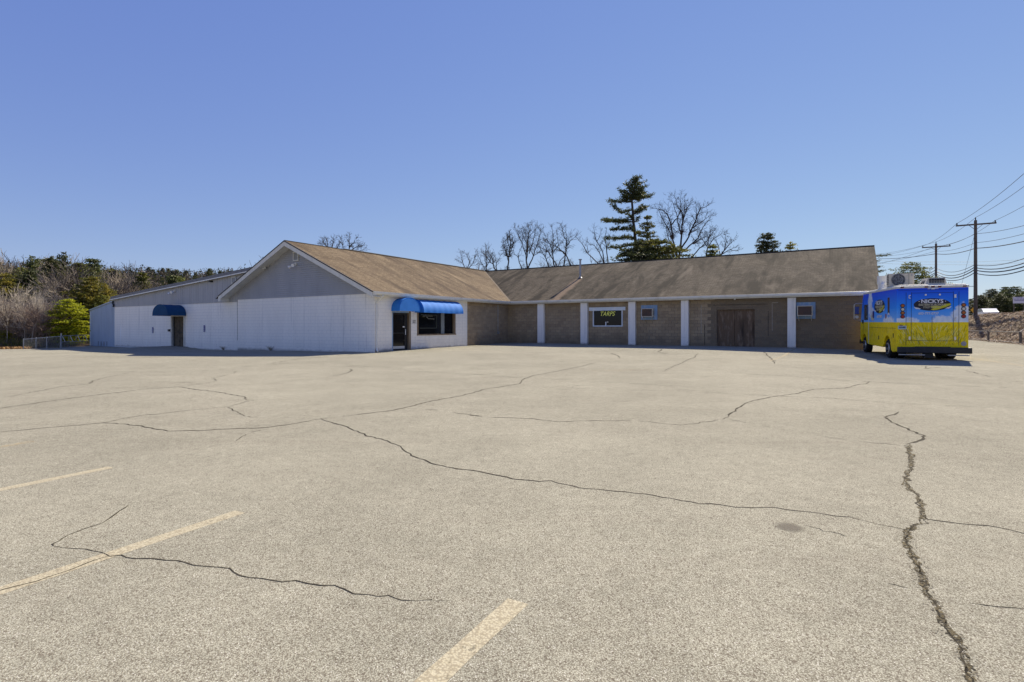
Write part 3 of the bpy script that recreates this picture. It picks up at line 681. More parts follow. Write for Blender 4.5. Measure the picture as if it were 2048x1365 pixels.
def louvre(parent, b0, b1, z0, z1, y, frame='trim', nl=8):
    mb = MB(); t = .05
    mb.box(b0 - t, b1 + t, y - .06, y - .02, z0 - t, z0); mb.box(b0 - t, b1 + t, y - .06, y - .02, z1, z1 + t); mb.box(b0 - t, b0, y - .06, y - .02, z0, z1); mb.box(b1, b1 + t, y - .06, y - .02, z0, z1)
    v = mb.build('gable_vent', frame, parent)
    MB().box(b0, b1, y - .03, y - .024, z0, z1).build('vent_backing', 'dark', v)
    for k in range(nl):
        zz = z0 + (z1 - z0) * (k + .15) / nl; mb = MB(); h = (z1 - z0) / nl * .62
        mb.add([(b0, y - .056, zz), (b1, y - .056, zz), (b1, y - .032, zz + h), (b0, y - .032, zz + h)], [(0, 1, 2, 3)]); mb.build('louvre_slat', frame, v)
    return v
louvre(bld, vb0 + .05, vb1 - .05, vz0 + .05, vz1 - .05, -.02)
def floodlight(parent, b, z, y):
    mb = MB(); mb.disc((b, y - .03, z), (0, 1, 0), .09, .06, 14); base = mb.build('floodlight', 'trim', parent)
    for s, dz in ((-1, -.12), (1, -.06)):
        mb = MB(); p0 = Vector((b + s * .05, y - .06, z)); p1 = Vector((b + s * .13 - .05, y - .2, z + dz)); p2 = Vector((b + s * .2 - .08, y - .34, z + dz * 1.8))
        mb.tube([p0, p1], .018, 6); mb.tube([p1, p1 + (p2 - p1) * .3, p1 + (p2 - p1) * .55, p2], [.045, .05, .085, .095], 12); mb.build('lamp_head', 'white', base)
floodlight(bld, b_of(593, 0), z_of(529, b_of(593, 0), 0), -.02)
# ---- side door and awning
fz = .02
mb = MB(); mb.box(-.16, -.02, dA0, dA0 + .1, -.2, DZ1); mb.box(-.16, -.02, dA0 + .1, dA1 - .16, DZ1 - .1, DZ1); door_frame = mb.build('door_frame', 'bluewood', bld)
MB().box(-.17, -.015, dA1 - .16, dA1, -.2, DZ1).build('door_jamb', 'rawwood', bld, label='bare weathered wooden door jamb')
dd0, dd1 = dA0 + .12, dA1 - .19
dm = dd1 - (dd1 - dd0) * .2
MB().box(-.15, -.13, dd0 + .03, dm, .05, DZ1 - .1).build('door_glass', 'doorglass', bld)
door = MB().box(-.12, -.09, dd0, dd0 + .05, .05, DZ1 - .1).box(-.12, -.09, dm, dm + .06, .05, DZ1 - .1).box(-.12, -.09, dd0 + .05, dm, DZ1 - .2, DZ1 - .1).box(-.12, -.09, dd0 + .05, dm, .05, .14).box(-.12, -.09, dd0 + .05, dm, 1.02, 1.06).box(-.15, -.125, dm + .06, dd1, .05, DZ1 - .1).build('door', 'dark', bld)
MB().box(-.095, -.085, dd0 + .06, dm - .01, .15, .30).build('kick_plate', 'clear', door)
MB().bar((-.055, dm + .03, .95), (-.055, dm + .03, 1.25), .03).bar((-.055, dm + .03, .97), (-.1, dm + .03, .97), .02).bar((-.055, dm + .03, 1.23), (-.1, dm + .03, 1.23), .02).build('door_handle', 'white', door)
MB().box(-.09, -.08, dm - .16, dm - .02, 1.36, 1.43).build('door_sticker', 'white', door)
MB().box(-.10, .14, dA0 + .05, dA1 - .05, -.1, .055).build('threshold', 'trim', bld)
# window
fr = MB(); fr.box(-.14, .012, wA0, wA0 + .13, wZ0 + .06, wZ1 - .02); fr.box(-.14, .012, wA1 - .16, wA1, wZ0 + .06, wZ1 - .02); fr.box(-.14, .03, wA0 - .02, wA1 + .03, wZ0 - .02, wZ0 + .06); fr.box(-.14, .012, wA0, wA1, wZ1 - .02, wZ1 + .0)
win = fr.build('shop_window', 'rawwood', bld, label='wide shop window under the blue awning')
MB().box(-.13, -.12, wA0 + .1, wA1 - .12, wZ0 + .05, wZ1).build('window_pane', 'glass', win)
pa = a_of(882, -.1); pb = a_of(888.5, -.1)
MB().box(-.115, -.09, pa, pb, wZ0 + .06, wZ1 - .02).build('mullion', mat('grey_green_post', (.22, .25, .26), .7), win)
g = MB(); q0 = a_of(840, -.1); q1 = a_of(873, -.1)
g.box(-.118, -.112, q0, q1, wZ0 + .40, wZ0 + .43); g.box(-.118, -.112, q1, q1 + .03, wZ0 + .40, wZ1 - .2); g.box(-.118, -.112, q0 + .1, q1, wZ1 - .22, wZ1 - .18)
g.build('inner_frame', mat('dim_inner_frame', (.07, .08, .07), .7), win)
# pale script-like window lettering (illegible in the photograph)
g = MB(); q2 = a_of(846, -.1); q3 = a_of(866, -.1); zt = z_of(634, 0, q2); rr = random.Random(4)
for k in range(9):
    s = q2 + (q3 - q2) * k / 9; e = (q3 - q2) / 9 * .75; pts = [(-.118, s, zt + rr.uniform(-.02, .03)), (-.118, s + e * .5, zt + rr.uniform(.09, .15)), (-.118, s + e, zt + rr.uniform(-.02, .03))]
    g.tube(pts, .011, 4)
g.tube([(-.118, q2 + .35, zt - .01), (-.118, q2 + .5, zt - .11), (-.118, q3 + .15, zt - .12)], .022, 4)
g.build('window_lettering', mat('dim_white_lettering', (.25, .25, .22), .7), win)
me = textmesh('332', .19, .004, extrude=.004); me.materials.append(M['steel'])
num = link('house_number', me, bld, (.018, (dA1 + wA0) / 2, z_of(647, 0, dA1))); num.rotation_euler = (R(90), 0, R(90))
# awnings
def barrel(parent, origin, along, out, width, height, proj, m, name='door_awning', full=True, label=None):
    """full: half-round hood standing out from the wall (axis = out); else quarter-round roll along the wall"""
    o = Vector(origin); al = Vector(along); ou = Vector(out); up = Vector((0, 0, 1)); N = 18; mb = MB(); rr = random.Random(2)
    if full:
        arc = [(-math.cos(math.pi * k / N) * width / 2, max(0, math.sin(math.pi * k / N)) ** .8 * height) for k in range(N + 1)]
        nl = 5
        for j in range(nl + 1):
            for x, z in arc: mb.v.append(tuple(o + al * x * (1 - .0 * j) + up * z * (1 - .014 * (j % 2)) + ou * (.02 + proj * j / nl)))
        for j in range(nl):
            for k in range(N): mb.f.append((j * (N + 1) + k, j * (N + 1) + k + 1, (j + 1) * (N + 1) + k + 1, (j + 1) * (N + 1) + k)); mb.mi.append(0)
        c = mb.build(name, m, parent, smooth=True, label=label)
        mb = MB(); front = [tuple(o + al * x + up * z + ou * (.02 + proj + .004)) for x, z in arc]; mb.add(front, [tuple(range(N + 1))]); mb.build('awning_front', m, c)
        v = MB(); rim = [o + al * x * 1.004 + up * z + ou * (.02 + proj) for x, z in arc]; v.tube(rim, .012, 5); v.build('awning_rim', m, c)
    else:
        arc = [(math.sin(math.pi / 2 * k / N) * proj, math.cos(math.pi / 2 * k / N) * height) for k in range(N + 1)] + [(proj * 1.0, -.07)]
        NL = 28
        for j in range(NL + 1):
            seam = 1 - .022 * abs(math.sin(math.pi * 7 * j / NL)) 
            for x, z in arc: mb.v.append(tuple(o + al * width * j / NL + up * (z * (seam if z > 0 else 1)) + ou * (x * seam + .02)))
        k1 = len(arc)
        for j in range(NL):
            for k in range(k1 - 1): mb.f.append((j * k1 + k, j * k1 + k + 1, (j + 1) * k1 + k + 1, (j + 1) * k1 + k)); mb.mi.append(0)
        c = mb.build(name, m, parent, smooth=True, label=label)
        for q_ in range(1, 7):
            sm = MB(); sm.tube([o + al * width * q_ / 7 + up * (z * .985 + .002) + ou * (x * .99 + .021) for x, z in arc], .0035, 4); sm.build('awning_seam', m, c)
        for e in (0, 1):
            mb = MB(); pts = [tuple(o + al * width * e + up * z + ou * (x + .02)) for x, z in arc] + [tuple(o + al * width * e - up * .07 + ou * .02)]
            mb.add(pts, [tuple(range(len(pts)))]); mb.build('awning_end', m, c)
    return c
barrel(bld, (0.0, 2.03, 2.28), (0, 1, 0), (1, 0, 0), 1.66, .76, .64, 'awning', 'door_awning', True, 'bright blue half-round canvas hood over the glass door')
barrel(bld, (0.0, 3.13, 2.30), (0, 1, 0), (1, 0, 0), 3.80, .72, .72, 'awning', 'window_awning', False, 'long blue quarter-round canvas awning over the shop window')
# downspout at the corner, conduit in the inner corner
mb = MB(); mb.tube([(GO + .03, .15, EAVE - .05), (GO + .03, .15, EAVE - .14), (.12, .08, EAVE - .42), (.07, .07, EAVE - .5), (.07, .07, .28), (.12, .04, .14), (.26, -.05, .09)], .04, 8); mb.build('downspout', 'gutter', bld)
ca = a_of(995, 0)
mb = MB(); mb.tube([(.04, ca, 3.0), (.04, ca, 1.05)], .022, 6); cond = mb.build('conduit', 'steel', bld)
MB().box(.01, .11, ca - .09, ca + .09, .88, 1.06).build('junction_box', 'steel', cond)
# ---- TARPS window
mb = MB(); t = .07; x0, x1 = tw; y = A1
mb.box(x0 + .0, x0 + t, y - .04, y + .05, tz0 + t, tz1 - .02); mb.box(x1 - t, x1, y - .04, y + .05, tz0 + t, tz1 - .02); mb.box(x0, x1, y - .04, y + .05, tz0, tz0 + t); mb.box(x0, x1, y - .04, y + .05, tz1 - .03, tz1)
tf = mb.build('shop_window', 'palewood', bld, label='small dark window lettered in yellow')
h0, h1 = b_of(1179, A1), b_of(1251.5, A1)
MB().box(h0, h1, y - .09, y - .013, tz1 - .04, tz1 + .19).build('header_board', 'palewood', tf)
MB().box(x0 + t, x1 - t, y + .02, y + .03, tz0 + t, tz1 - .03).build('window_pane', 'glass', tf)
me = textmesh('TARPS', .31, .004, .28, .006, width=(b_of(1230.5, A1) - b_of(1201, A1))); me.materials.append(M['yellowletter'])
tt = link('tarps_lettering', me, tf, ((b_of(1230.5, A1) + b_of(1201, A1)) / 2, y + .008, z_of(632.8, x0, A1))); tt.rotation_euler = (R(90), 0, 0)
bx = b_of(1211.5, A1)
MB().box(bx - .035, bx + .035, y + .034, y + .05, tz0 + t, tz0 + .32).build('window_sticker', 'white', tf).location = (0, -.022, 0)
MB().box(bx + .08, bx + .18, y + .01, y + .016, tz0 + .26, tz0 + .34).build('window_sticker', 'acbeige', tf)
# ---- window air conditioners
def aircon(x0, x1, z0, z1, px0, px1, pz0, pz1, lab, lattice=False):
    p = MB().box(px0, px1, A1 - .045, A1 - .013, pz0, pz1).build('blue_panel', 'bluewood', bld, label=lab)
    c = MB(); y0, y1 = A1 - .42, A1 - .05; t = .035
    c.box(x0, x1, y0 + .04, y1, z0, z1); c.box(x0, x0 + t, y0, y0 + .04, z0, z1); c.box(x1 - t, x1, y0, y0 + .04, z0, z1); c.box(x0 + t, x1 - t, y0, y0 + .04, z1 - t, z1); c.box(x0 + t, x1 - t, y0, y0 + .04, z0, z0 + t)
    c = c.build('air_conditioner', 'acbeige', p)
    MB().box(x0 + t, x1 - t, y0 + .025, y0 + .038, z0 + t, z1 - t).build('condenser_fins', 'accore', c)
    for k in range(5): MB().box(x1 + .001, x1 + .006, y0 + .1, y1 - .05, z0 + .12 + k * .055, z0 + .14 + k * .055).build('side_louvre', 'dark', c)
    s = MB()
    for xx in (x0 + .06, x1 - .06): s.bar((xx, y0 + .05, z0 - .02), (xx, A1 - .03, z0 - .28), .03); s.bar((xx, y0 + .02, z0 - .015), (xx, y1, z0 - .015), .03)
    s.build('support_bracket', 'acbeige', p)
ax = A1 - .4
aircon(b_of(1283, ax), b_of(1305, ax), z_of(634, b_of(1290, ax), ax), z_of(617.5, b_of(1290, ax), ax), b_of(1282.5, A1), b_of(1315, A1), z_of(640, b_of(1290, A1), A1), z_of(611, b_of(1290, A1), A1), 'pale blue panel holding a rusty air conditioner, between the third and fourth pillars')
aircon(b_of(1594.5, ax), b_of(1625, ax), z_of(632, b_of(1600, ax), ax), z_of(612, b_of(1600, ax), ax), b_of(1592.8, A1), b_of(1631, A1), z_of(638, b_of(1610, A1), A1), z_of(605, b_of(1610, A1), A1), 'faded blue panel holding an air conditioner, right of the last pillar')
# ---- boarded doorway (two plywood leaves) and scars of an older opening
pm = pw[0] + (pw[1] - pw[0]) * .47
for k, (q0, q1) in enumerate(((pw[0], pm - .01), (pm + .01, pw[1]))):
    MB().box(q0, q1, A1 + .12 + .006 * k, A1 + .16, -.3, pz1).build('plywood_door', 'ply', bld)
scar = mat('pale_mortar_scar', (.42, .37, .3), .95)
s = MB(); zs = z_of(611, 14, A1); s.box(b_of(1402, A1), b_of(1403, A1), A1 - .019, A1 - .0, z_of(667, 14, A1), zs); s.box(b_of(1544, A1), b_of(1545, A1), A1 - .019, A1, z_of(662, 15, A1), zs + .03); s.box(b_of(1544, A1), b_of(1556, A1), A1 - .019, A1, zs + .05, zs + .08); s.build('mortar_scar', scar, long_wall)
s = MB(); s.box(b_of(1427, A1), b_of(1535, A1), A1 - .018, A1, zs - .02, zs + .005); s.box(b_of(1409, A1), b_of(1410, A1), A1 - .018, A1, .3, z_of(649, 14, A1)); s.box(b_of(1536, A1), b_of(1537, A1), A1 - .018, A1, z_of(672, 15, A1), z_of(624, 15, A1)); s.build('wall_crack', 'crack', long_wall)
MB().disc((b_of(1469, A1 - .3), A1 - .2, EAVE - .14), (0, 0, 1), .05, .09, 10).build('soffit_lamp', 'white', bld)
# ---- vent pipe on the roof
va = 17.3; vb = b_of(1160.5, va); vz = zr(va)
mb = MB(); mb.tube([(vb, va, vz - .1), (vb, va, z_of(520.5, vb, va))], .075, 10); zt = z_of(520.5, vb, va); mb.tube([(vb, va, zt), (vb, va, zt + .07)], .13, 10); pipe = mb.build('vent_pipe', 'steel', bld)
MB().tube([(vb, va, vz - .03), (vb, va, vz + .1)], [.2, .08], 10).build('pipe_flashing', 'fascia', pipe)

# ================================================================== WAREHOUSE to the left
wh = thing('warehouse_building', (PX, PY, 0), 'low white block warehouse with grey upper siding, shallow roof and blue hood over its door', 'building', ROT)
WL = -30.35; WR = -12.68
qd0, qd1 = b_of(344.5, 0), b_of(368.5, 0); qz = z_of(633, qd0, 0)
def zroof(b): return 3.66 + (b - WL) * (5.12 - 3.66) / (-8.9 - WL)
wall(wh, 'x', 0.03, WL, WR, -.8, 3.05, [(qd0, qd1, -.8, qz)], 'white_ware', 'plaster_core', 'white', label='white painted block wall with a single doorway')
x = WL; i = 0
while x < -9.6:
    x1 = min(x + .30, -9.6); mb = MB(); g = .012
    za, zb = zroof(x) + .005, zroof(x1) + .005
    mb.add([(x + g, -.0, 3.05), (x1 - g, -.0, 3.05), (x1 - g, -.0, zb), (x + g, -.0, za), (x, .03, 3.05), (x1, .03, 3.05), (x1, .03, zb), (x, .03, za)], [(0, 1, 2, 3), (4, 0, 3, 7), (1, 5, 6, 2), (4, 5, 1, 0)])
    mb.build('siding_board', 'board', wh); x += .30
MB().add([(WL, .035, 3.0), (-9.6, .035, 3.0), (-9.6, .035, 4.9), (WL, .035, 3.55)], [(0, 1, 2, 3)]).box(WL, WL + .2, .25, 26, -.8, 3.6).box(WL, -14, 25.8, 26, -.8, 3.6).build('rear_wall', 'board', wh)
mb = MB(); y0, y1 = -.16, 26
mb.add([(WL - .3, y0, zroof(WL - .3)), (-9.35, y0, zroof(-9.35)), (-9.35, y1, zroof(-9.35)), (WL - .3, y1, zroof(WL - .3)), (WL - .3, y0, zroof(WL - .3) + .26), (-9.35, y0, zroof(-9.35) + .26), (-9.35, y1, zroof(-9.35) + .26), (WL - .3, y1, zroof(WL - .3) + .26)],
       [(3, 2, 1, 0), (4, 5, 6, 7), (0, 1, 5, 4), (3, 0, 4, 7)]); mb.build('roof', 'fascia', wh)
mb = MB(); mb.bar((WL - .3, y0 - .03, zroof(WL - .3) + .0), (-9.35, y0 - .03, zroof(-9.35)), .06, .07); mb.build('drip_edge', 'gutter', wh)
v0, v1 = b_of(464.5, 0), b_of(473, 0); louvre(wh, v0 + .05, v1 - .05, z_of(571.5, v0, 0) + .05, z_of(554, v0, 0) - .05, 0, 'trim', 7)
bb = b_of(350, 0); floodlight(wh, bb, z_of(583, bb, 0), 0)
bb = b_of(425, 0); MB().box(bb - .06, bb + .06, -.25, -.0, z_of(565, bb, 0), z_of(562, bb, 0)).build('bracket', 'dark', wh)
# door
MB().box(qd0 - .12, qd0, -.06, .2, -.3, qz + .1).box(qd1, qd1 + .1, -.06, .2, -.3, qz + .1).box(qd0, qd1, -.06, .2, qz - .02, qz + .1).build('door_frame', 'trim', wh)
qm = (qd0 + qd1) / 2
for k, (e0, e1) in enumerate(((qd0 + .02, qm - .02), (qm + .02, qd1 - .02))):
    d = MB().box(e0, e1, .12 + .006 * k, .18, -.3, qz - .03).build('door_leaf', 'rustdoor', wh)
    MB().bar((e0 + .1, .08, 1.0), (e1 - .1, .08, 1.0), .04).build('push_bar', 'dark', d)
MB().box(qd0 + .04, qd0 + .14, .10, .115, -.3, qz - .04).build('door_glass', 'doorglass', wh)
barrel(wh, ((qd0 + qd1) / 2 + .05, 0.0, qz + .02), (1, 0, 0), (0, -1, 0), 2.15, .80, 1.24, 'awning_d', 'door_awning', True, 'navy blue half-round canvas hood')
MB().box(qd0 - .42, qd0 - .2, -.12, .02, 1.05, 1.22).build('mail_box', 'dark', wh)
mb = MB(); mb.tube([(WL - .02, -.08, 3.55), (WL - .02, -.1, 3.35), (WL + .1, -.08, 3.2), (WL + .04, -.08, 3.05)], .06, 8); mb.build('downspout_stub', 'dark', wh)
mb = MB(); mb.box(WR - .03, WR + .005, -.006, .0, .5, 3.2); mb.build('wall_joint', 'crack', wh)
# ---- lean-to shed
sh = thing('lean_to_shed', (PX, PY, 0), 'blue-grey ribbed metal lean-to on the left end of the warehouse', 'shed', ROT)
SL0, SL1 = b_of(182, .1), WL - .01
zs = lambda b: 2.84 + (b - SL0) / (SL1 - SL0) * .74
nS = 5
for k in range(nS):
    c0, c1 = SL0 + (SL1 - SL0) * k / nS, SL0 + (SL1 - SL0) * (k + 1) / nS; mb = MB(); ribs = 4; w = (c1 - c0) / ribs; pts = []
    for r in range(ribs): s = c0 + r * w; pts += [(s, .1), (s + w * .72, .1), (s + w * .78, .065), (s + w * .94, .065)]
    pts.append((c1, .1))
    for j in range(len(pts) - 1):
        (xa, ya), (xb, yb) = pts[j], pts[j + 1]; mb.add([(xa, ya, -.7), (xb, yb, -.7), (xb, yb, zs(xb)), (xa, ya, zs(xa))], [(0, 1, 2, 3)])
    mb.build('metal_panel', 'shed', sh)
mb = MB(); mb.box(SL0, SL0 + .03, .1, 14, -.7, 2.82); mb.build('side_wall', 'shed', sh)
mb = MB(); mb.add([(SL0 - .15, 0, zs(SL0) - .02), (SL1, 0, zs(SL1) - .02), (SL1, 14, zs(SL1) - .02), (SL0 - .15, 14, zs(SL0) - .02), (SL0 - .15, 0, zs(SL0) + .07), (SL1, 0, zs(SL1) + .07), (SL1, 14, zs(SL1) + .07), (SL0 - .15, 14, zs(SL0) + .07)], [(3, 2, 1, 0), (4, 5, 6, 7), (0, 1, 5, 4), (3, 0, 4, 7)]); mb.build('roof', 'shed', sh)
mb = MB(); mb.box(SL0 - .05, SL0 + .02, .03, .1, -.6, 2.8); mb.build('corner_post', 'palewood', sh)
for k in range(4): mb = MB(); bx = SL0 + 1.5 + k * .55; mb.box(bx, bx + .06, .055, .065, -.25, .15); mb.build('rust_mark', 'rustdoor' if k % 2 else 'accore', sh)
# accessible-parking signs
def ada(px, py0, py1, lab):
    b = b_of(px, 0); z0, z1 = z_of(py1, b, 0), z_of(py0, b, 0); x, y = W(b, -.002)
    t = thing('accessible_sign', (x, y, z0), lab, 'sign', ROT, 'blue accessible parking signs'); h = z1 - z0
    MB().box(-.095, .095, 0, .006, 0, h).build('sign_panel', 'signblue', t)
    g = MB(); g.disc((0, -.004, h * .84), (0, 1, 0), .022, .004, 10); g.bar((-.005, -.004, h * .78), (-.005, -.004, h * .55), .022, .004); g.bar((-.005, -.004, h * .55), (.035, -.004, h * .54), .018, .004); g.bar((.035, -.004, h * .54), (.05, -.004, h * .42), .016, .004)
    c = [(-.005 + .05 * math.cos(a), -.004, h * .50 + .05 * math.sin(a)) for a in [R(110 + k * 24) for k in range(11)]]; g.tube(c, .007, 4)
    g.box(-.075, .075, -.005, -.002, h * .22, h * .28); g.box(-.06, .06, -.005, -.002, h * .1, h * .15); g.build('wheelchair_symbol', 'white', t)
ada(305.3, 655, 666.5, 'blue accessible parking sign left of the warehouse door')
ada(408.5, 651, 664, 'blue accessible parking sign right of the warehouse door')

# ================================================================== FOOD TRUCK (local: x right, y forward, z up, origin under rear centre)
tf0 = Vector((15.87, 22.24)); td = Vector((.358, .934)).normalized(); tr_ = Vector((td.y, -td.x))
TW = 2.40; HW = TW / 2; TL = 6.1
tc = tf0 + tr_ * HW
tz_r = gz(16.9, 23.3); tz_f = gz(19, 27)
truck = thing('food_truck', (tc.x, tc.y, .03), 'blue and yellow step van food truck printed with a wheat field and oval logo', 'food truck', math.atan2(td.y, td.x) - math.pi / 2)
pitch = math.atan2(.05, 4.05); truck.rotation_euler[0] = pitch * .8
TH = 3.06; ZL = 1.555
# body print
n = NB('printed_body_wrap'); X, Y, Z = n.sep.outputs
g = n.ramp(Z, ZL, 2.9); skyc = n.mix(n.ramp(g, 0, .45), (.22, .50, .95), (.03, .30, .95)); skyc = n.mix(n.ramp(g, .4, 1), skyc, (.008, .085, .80))
cn = n.noise(3.2, detail=8, rough=.65)
def cloud(cx, cz, rx, rz, axis=X, gate=None):
    ex = n.math('DIVIDE', n.math('SUBTRACT', axis, cx), rx); ez = n.math('DIVIDE', n.math('SUBTRACT', Z, cz), rz)
    d = n.math('SQRT', n.math('ADD', n.math('MULTIPLY', ex, ex), n.math('MULTIPLY', ez, ez)))
    v = n.ramp(n.math('ADD', d, n.math('MULTIPLY', n.math('SUBTRACT', cn, .5), 1.6)), 1.0, .78)
    return n.math('MULTIPLY', v, gate) if gate is not None else v
rear = n.math('LESS_THAN', Y, .02); side = n.math('GREATER_THAN', Y, .02)
cl = n.math('MAXIMUM', cloud(1.0, 1.72, .42, .62, X, rear), cloud(.38, 1.62, .42, .24, X, rear))
cl = n.math('MAXIMUM', cl, cloud(-.9, 1.6, .5, .16, X, rear)); cl = n.math('MAXIMUM', cl, cloud(1.2, 1.62, .9, .22, Y, side)); cl = n.math('MAXIMUM', cl, cloud(4.15, 2.5, .42, .75, Y, side)); cl = n.math('MAXIMUM', cl, cloud(3.9, 2.0, .5, .3, Y, side))
cloudcol = n.mix(n.ramp(n.noise(5, detail=6), .35, .7), (.88, .90, .92), (.55, .68, .85)); skyc = n.mix(n.math('MULTIPLY', cl, .95), skyc, cloudcol)
w1 = n.noise(7, (3.2, 3.2, .9), 6, .75, None, 1.2); w2 = n.noise(15, (1.6, 1.6, .5), 6, .7, None, 2.0)
wh_c = n.mix(n.ramp(w1, .30, .52), (.50, .33, .0), (1.0, .74, .0)); wh_c = n.mix(n.ramp(w2, .54, .68), wh_c, (1.0, .88, .12)); wh_c = n.mix(n.ramp(w2, .38, .30), wh_c, (.24, .18, .0))
edge = n.math('ADD', ZL, n.math('MULTIPLY', n.math('SUBTRACT', w1, .5), .05)); c = n.mix(n.math('GREATER_THAN', Z, edge), wh_c, skyc)
M['wrap'] = n.done(c, .5, .25)
# side profile (y, z) with wheel arches, extruded across
def arch(yc, zc, r, a0, a1, k=10): return [(yc + r * math.cos(R(a0 + (a1 - a0) * i / k)), zc + r * math.sin(R(a0 + (a1 - a0) * i / k))) for i in range(k + 1)]
YR, YF = 1.38, 5.35; RT = .41
zb = .50
prof = [(0, .56), (.02, .36), (.62, .30)] + [(.78, .36)] + arch(YR, .44, .53, 165, 15) + [(2.1, .44), (3.9, .46)] + [(4.6, .48)] + arch(YF, .44, .52, 170, 20) + [(TL - .18, .55), (TL, .75), (TL, 1.45), (TL - .45, 2.72), (TL - .6, TH - .11), (0, TH - .11)]
mb = MB(); k = len(prof)
for s in (-1, 1):
    for y, z in prof: mb.v.append((s * HW, y, z))
mb.f.append(tuple(range(k))[::-1]); mb.f.append(tuple(range(k, 2 * k)))
for i in range(k): mb.f.append((i, (i + 1) % k, k + (i + 1) % k, k + i))
mb.mi = [0] * len(mb.f)
me_ob = mb.build('body', 'wrap', truck)
bv = me_ob.modifiers.new('bevel', 'BEVEL'); bv.width = .03; bv.segments = 3; bv.limit_method = 'ANGLE'; bv.angle_limit = R(60)
# wheel wells dark inside
MB().box(-HW + .25, HW - .25, .7, 2.05, .4, 1.05).box(-HW + .25, HW - .25, 4.7, 5.95, .4, 1.05).box(-.45, -.35, 0, TL - .4, .38, .56).box(.35, .45, 0, TL - .4, .38, .56).build('chassis', 'dark', truck)
rc = MB(); rc.box(-HW - .015, HW + .015, -.02, TL - .62, TH - .12, TH - .02); rc.box(-HW + .06, HW - .06, .05, TL - .7, TH - .02, TH + .03); rc = rc.build('roof_cap', 'creamroof', truck)
bv = rc.modifiers.new('bevel', 'BEVEL'); bv.width = .035; bv.segments = 3
# rear doors: seams
s = MB(); yy = -.004
dx0, dx1 = -.70, .70
for x in (-.88, dx0, .0, dx1, .88): s.box(x - .006, x + .006, yy - .004, yy, .62 if abs(x) > .8 else .80, 2.78 if abs(x) > .1 else 1.58 + .2)
s.box(dx0, dx1, yy - .005, yy, 2.74, 2.752); s.box(-.88, .88, yy - .005, yy, .80, .812); s.box(-1.15, 1.15, yy - .005, yy, 2.86, 2.868)
s.build('door_seams', 'seam', truck)
def tmark(txt, size, loc, m, width=None, bold=0, shear=0, rot=(90, 0, 0), name='lettering', par=None):
    me = textmesh(txt, size, bold, shear, .002, width); me.materials.append(M[m] if isinstance(m, str) else m)
    o = link(name, me, par or truck, loc); o.rotation_euler = [R(a) for a in rot]; return o
def fan(pts, y, axis='y'): return MB().add([(x, y, z) for x, z in pts], [tuple(range(len(pts)))])
navy = mat('logo_navy', (.012, .014, .03), .35); swoosh = mat('logo_yellow', (.55, .52, .03), .35); letterw = mat('logo_white', (.72, .72, .74), .35); lettery = mat('logo_cream', (.60, .55, .38), .35)
def logo(par_loc, rot, sc, sx=1.0):
    e = bpy.data.objects.new('logo', None); COL.objects.link(e); e.parent = truck; e.location = par_loc; e.rotation_euler = (0, 0, R(rot)); e.scale = (sx * sc, sc, sc)
    ov = [(.62 * math.cos(t), .25 * math.sin(t)) for t in [2 * math.pi * k / 40 for k in range(40)]]
    fan(ov, 0).build('logo_oval', navy, e)
    fan([(-.08, -.09), (.1, -.05), (.3, -.07), (.45, .02), (.60, .04), (.62, -.02), (.5, -.08), (.42, -.12), (.2, -.2), (.05, -.235), (-.05, -.2), (.05, -.15)], -.004).build('logo_swoosh', swoosh, e)
    fan([(-.62, -.10), (-.5, -.12), (-.38, -.16), (-.42, -.19), (-.55, -.17)], -.004).build('logo_swoosh', letterw, e)
    fan([(.42, -.16), (.5, -.12), (.62, -.08), (.64, -.10), (.55, -.17)], -.0045).build('logo_swoosh', letterw, e)
    for t, sz, z, w, m, b in (('NICKYS', .16, .055, .74, letterw, .005), ('EASTERN EUROPEAN', .085, -.05, .90, lettery, .001), ('STREET FOOD LLC', .08, -.15, .60, lettery, .0)):
        me = textmesh(t, sz, b, 0, .002, w); me.materials.append(m); o = link('lettering', me, e, (0, -.008, z)); o.rotation_euler = (R(90), 0, 0)
    for xx in (-.44, .44): MB().disc((xx, -.008, .13), (0, 1, 0), .018, .002, 8).build('logo_dot', letterw, e)
    return e
logo((.0, -.008, 2.27), 0, 1.0)
tmark('603-777-0737', .105, (-.12, -.008, 1.86), letterw, .68, .002)
logo((-HW - .008, 2.55, 2.27), -90, 1.25, 1.1)
tmark('603-777-0737', .13, (-HW - .008, 2.55, 1.75), letterw, .8, .006, rot=(90, 0, -90))
# side graphics: tall brown plate shape, white splash, small panels
MB().box(-HW - .006, -HW - .003, 1.0, 1.28, 1.95, 2.62).build('side_graphic', mat('print_brown', (.10, .06, .045), .4), truck)
MB().add([(-HW - .007, .85, 1.80), (-HW - .007, 1.12, 1.99), (-HW - .007, 1.38, 1.80), (-HW - .007, 1.2, 1.88), (-HW - .007, 1.05, 1.88)], [(0, 1, 2, 3, 4)]).build('side_graphic', letterw, truck)
MB().box(-HW - .006, -HW - .003, 1.45, 1.62, 1.72, 1.92).build('side_graphic', mat('print_rust', (.35, .12, .08), .4), truck)
MB().box(-HW - .006, -HW - .003, 3.85, 4.1, 2.1, 2.38).box(-HW - .006, -HW - .003, 3.85, 4.1, 1.95, 2.06).build('side_graphic', letterw, truck)
MB().add([(-HW - .0065, 3.6 + .16 * math.cos(t), 1.9 + .2 * math.sin(t)) for t in [k * math.pi / 8 for k in range(16)]], [tuple(range(16))]).build('side_graphic', mat('print_purple', (.05, .03, .16), .4), truck)
MB().add([(-HW - .0068, 3.4, 1.70), (-HW - .0068, 3.6, 1.62), (-HW - .0068, 3.95, 1.66), (-HW - .0068, 4.1, 1.85), (-HW - .0068, 3.9, 1.95), (-HW - .0068, 3.8, 1.8)], [(0, 1, 2, 3, 4, 5)]).build('side_graphic', lettery, truck)
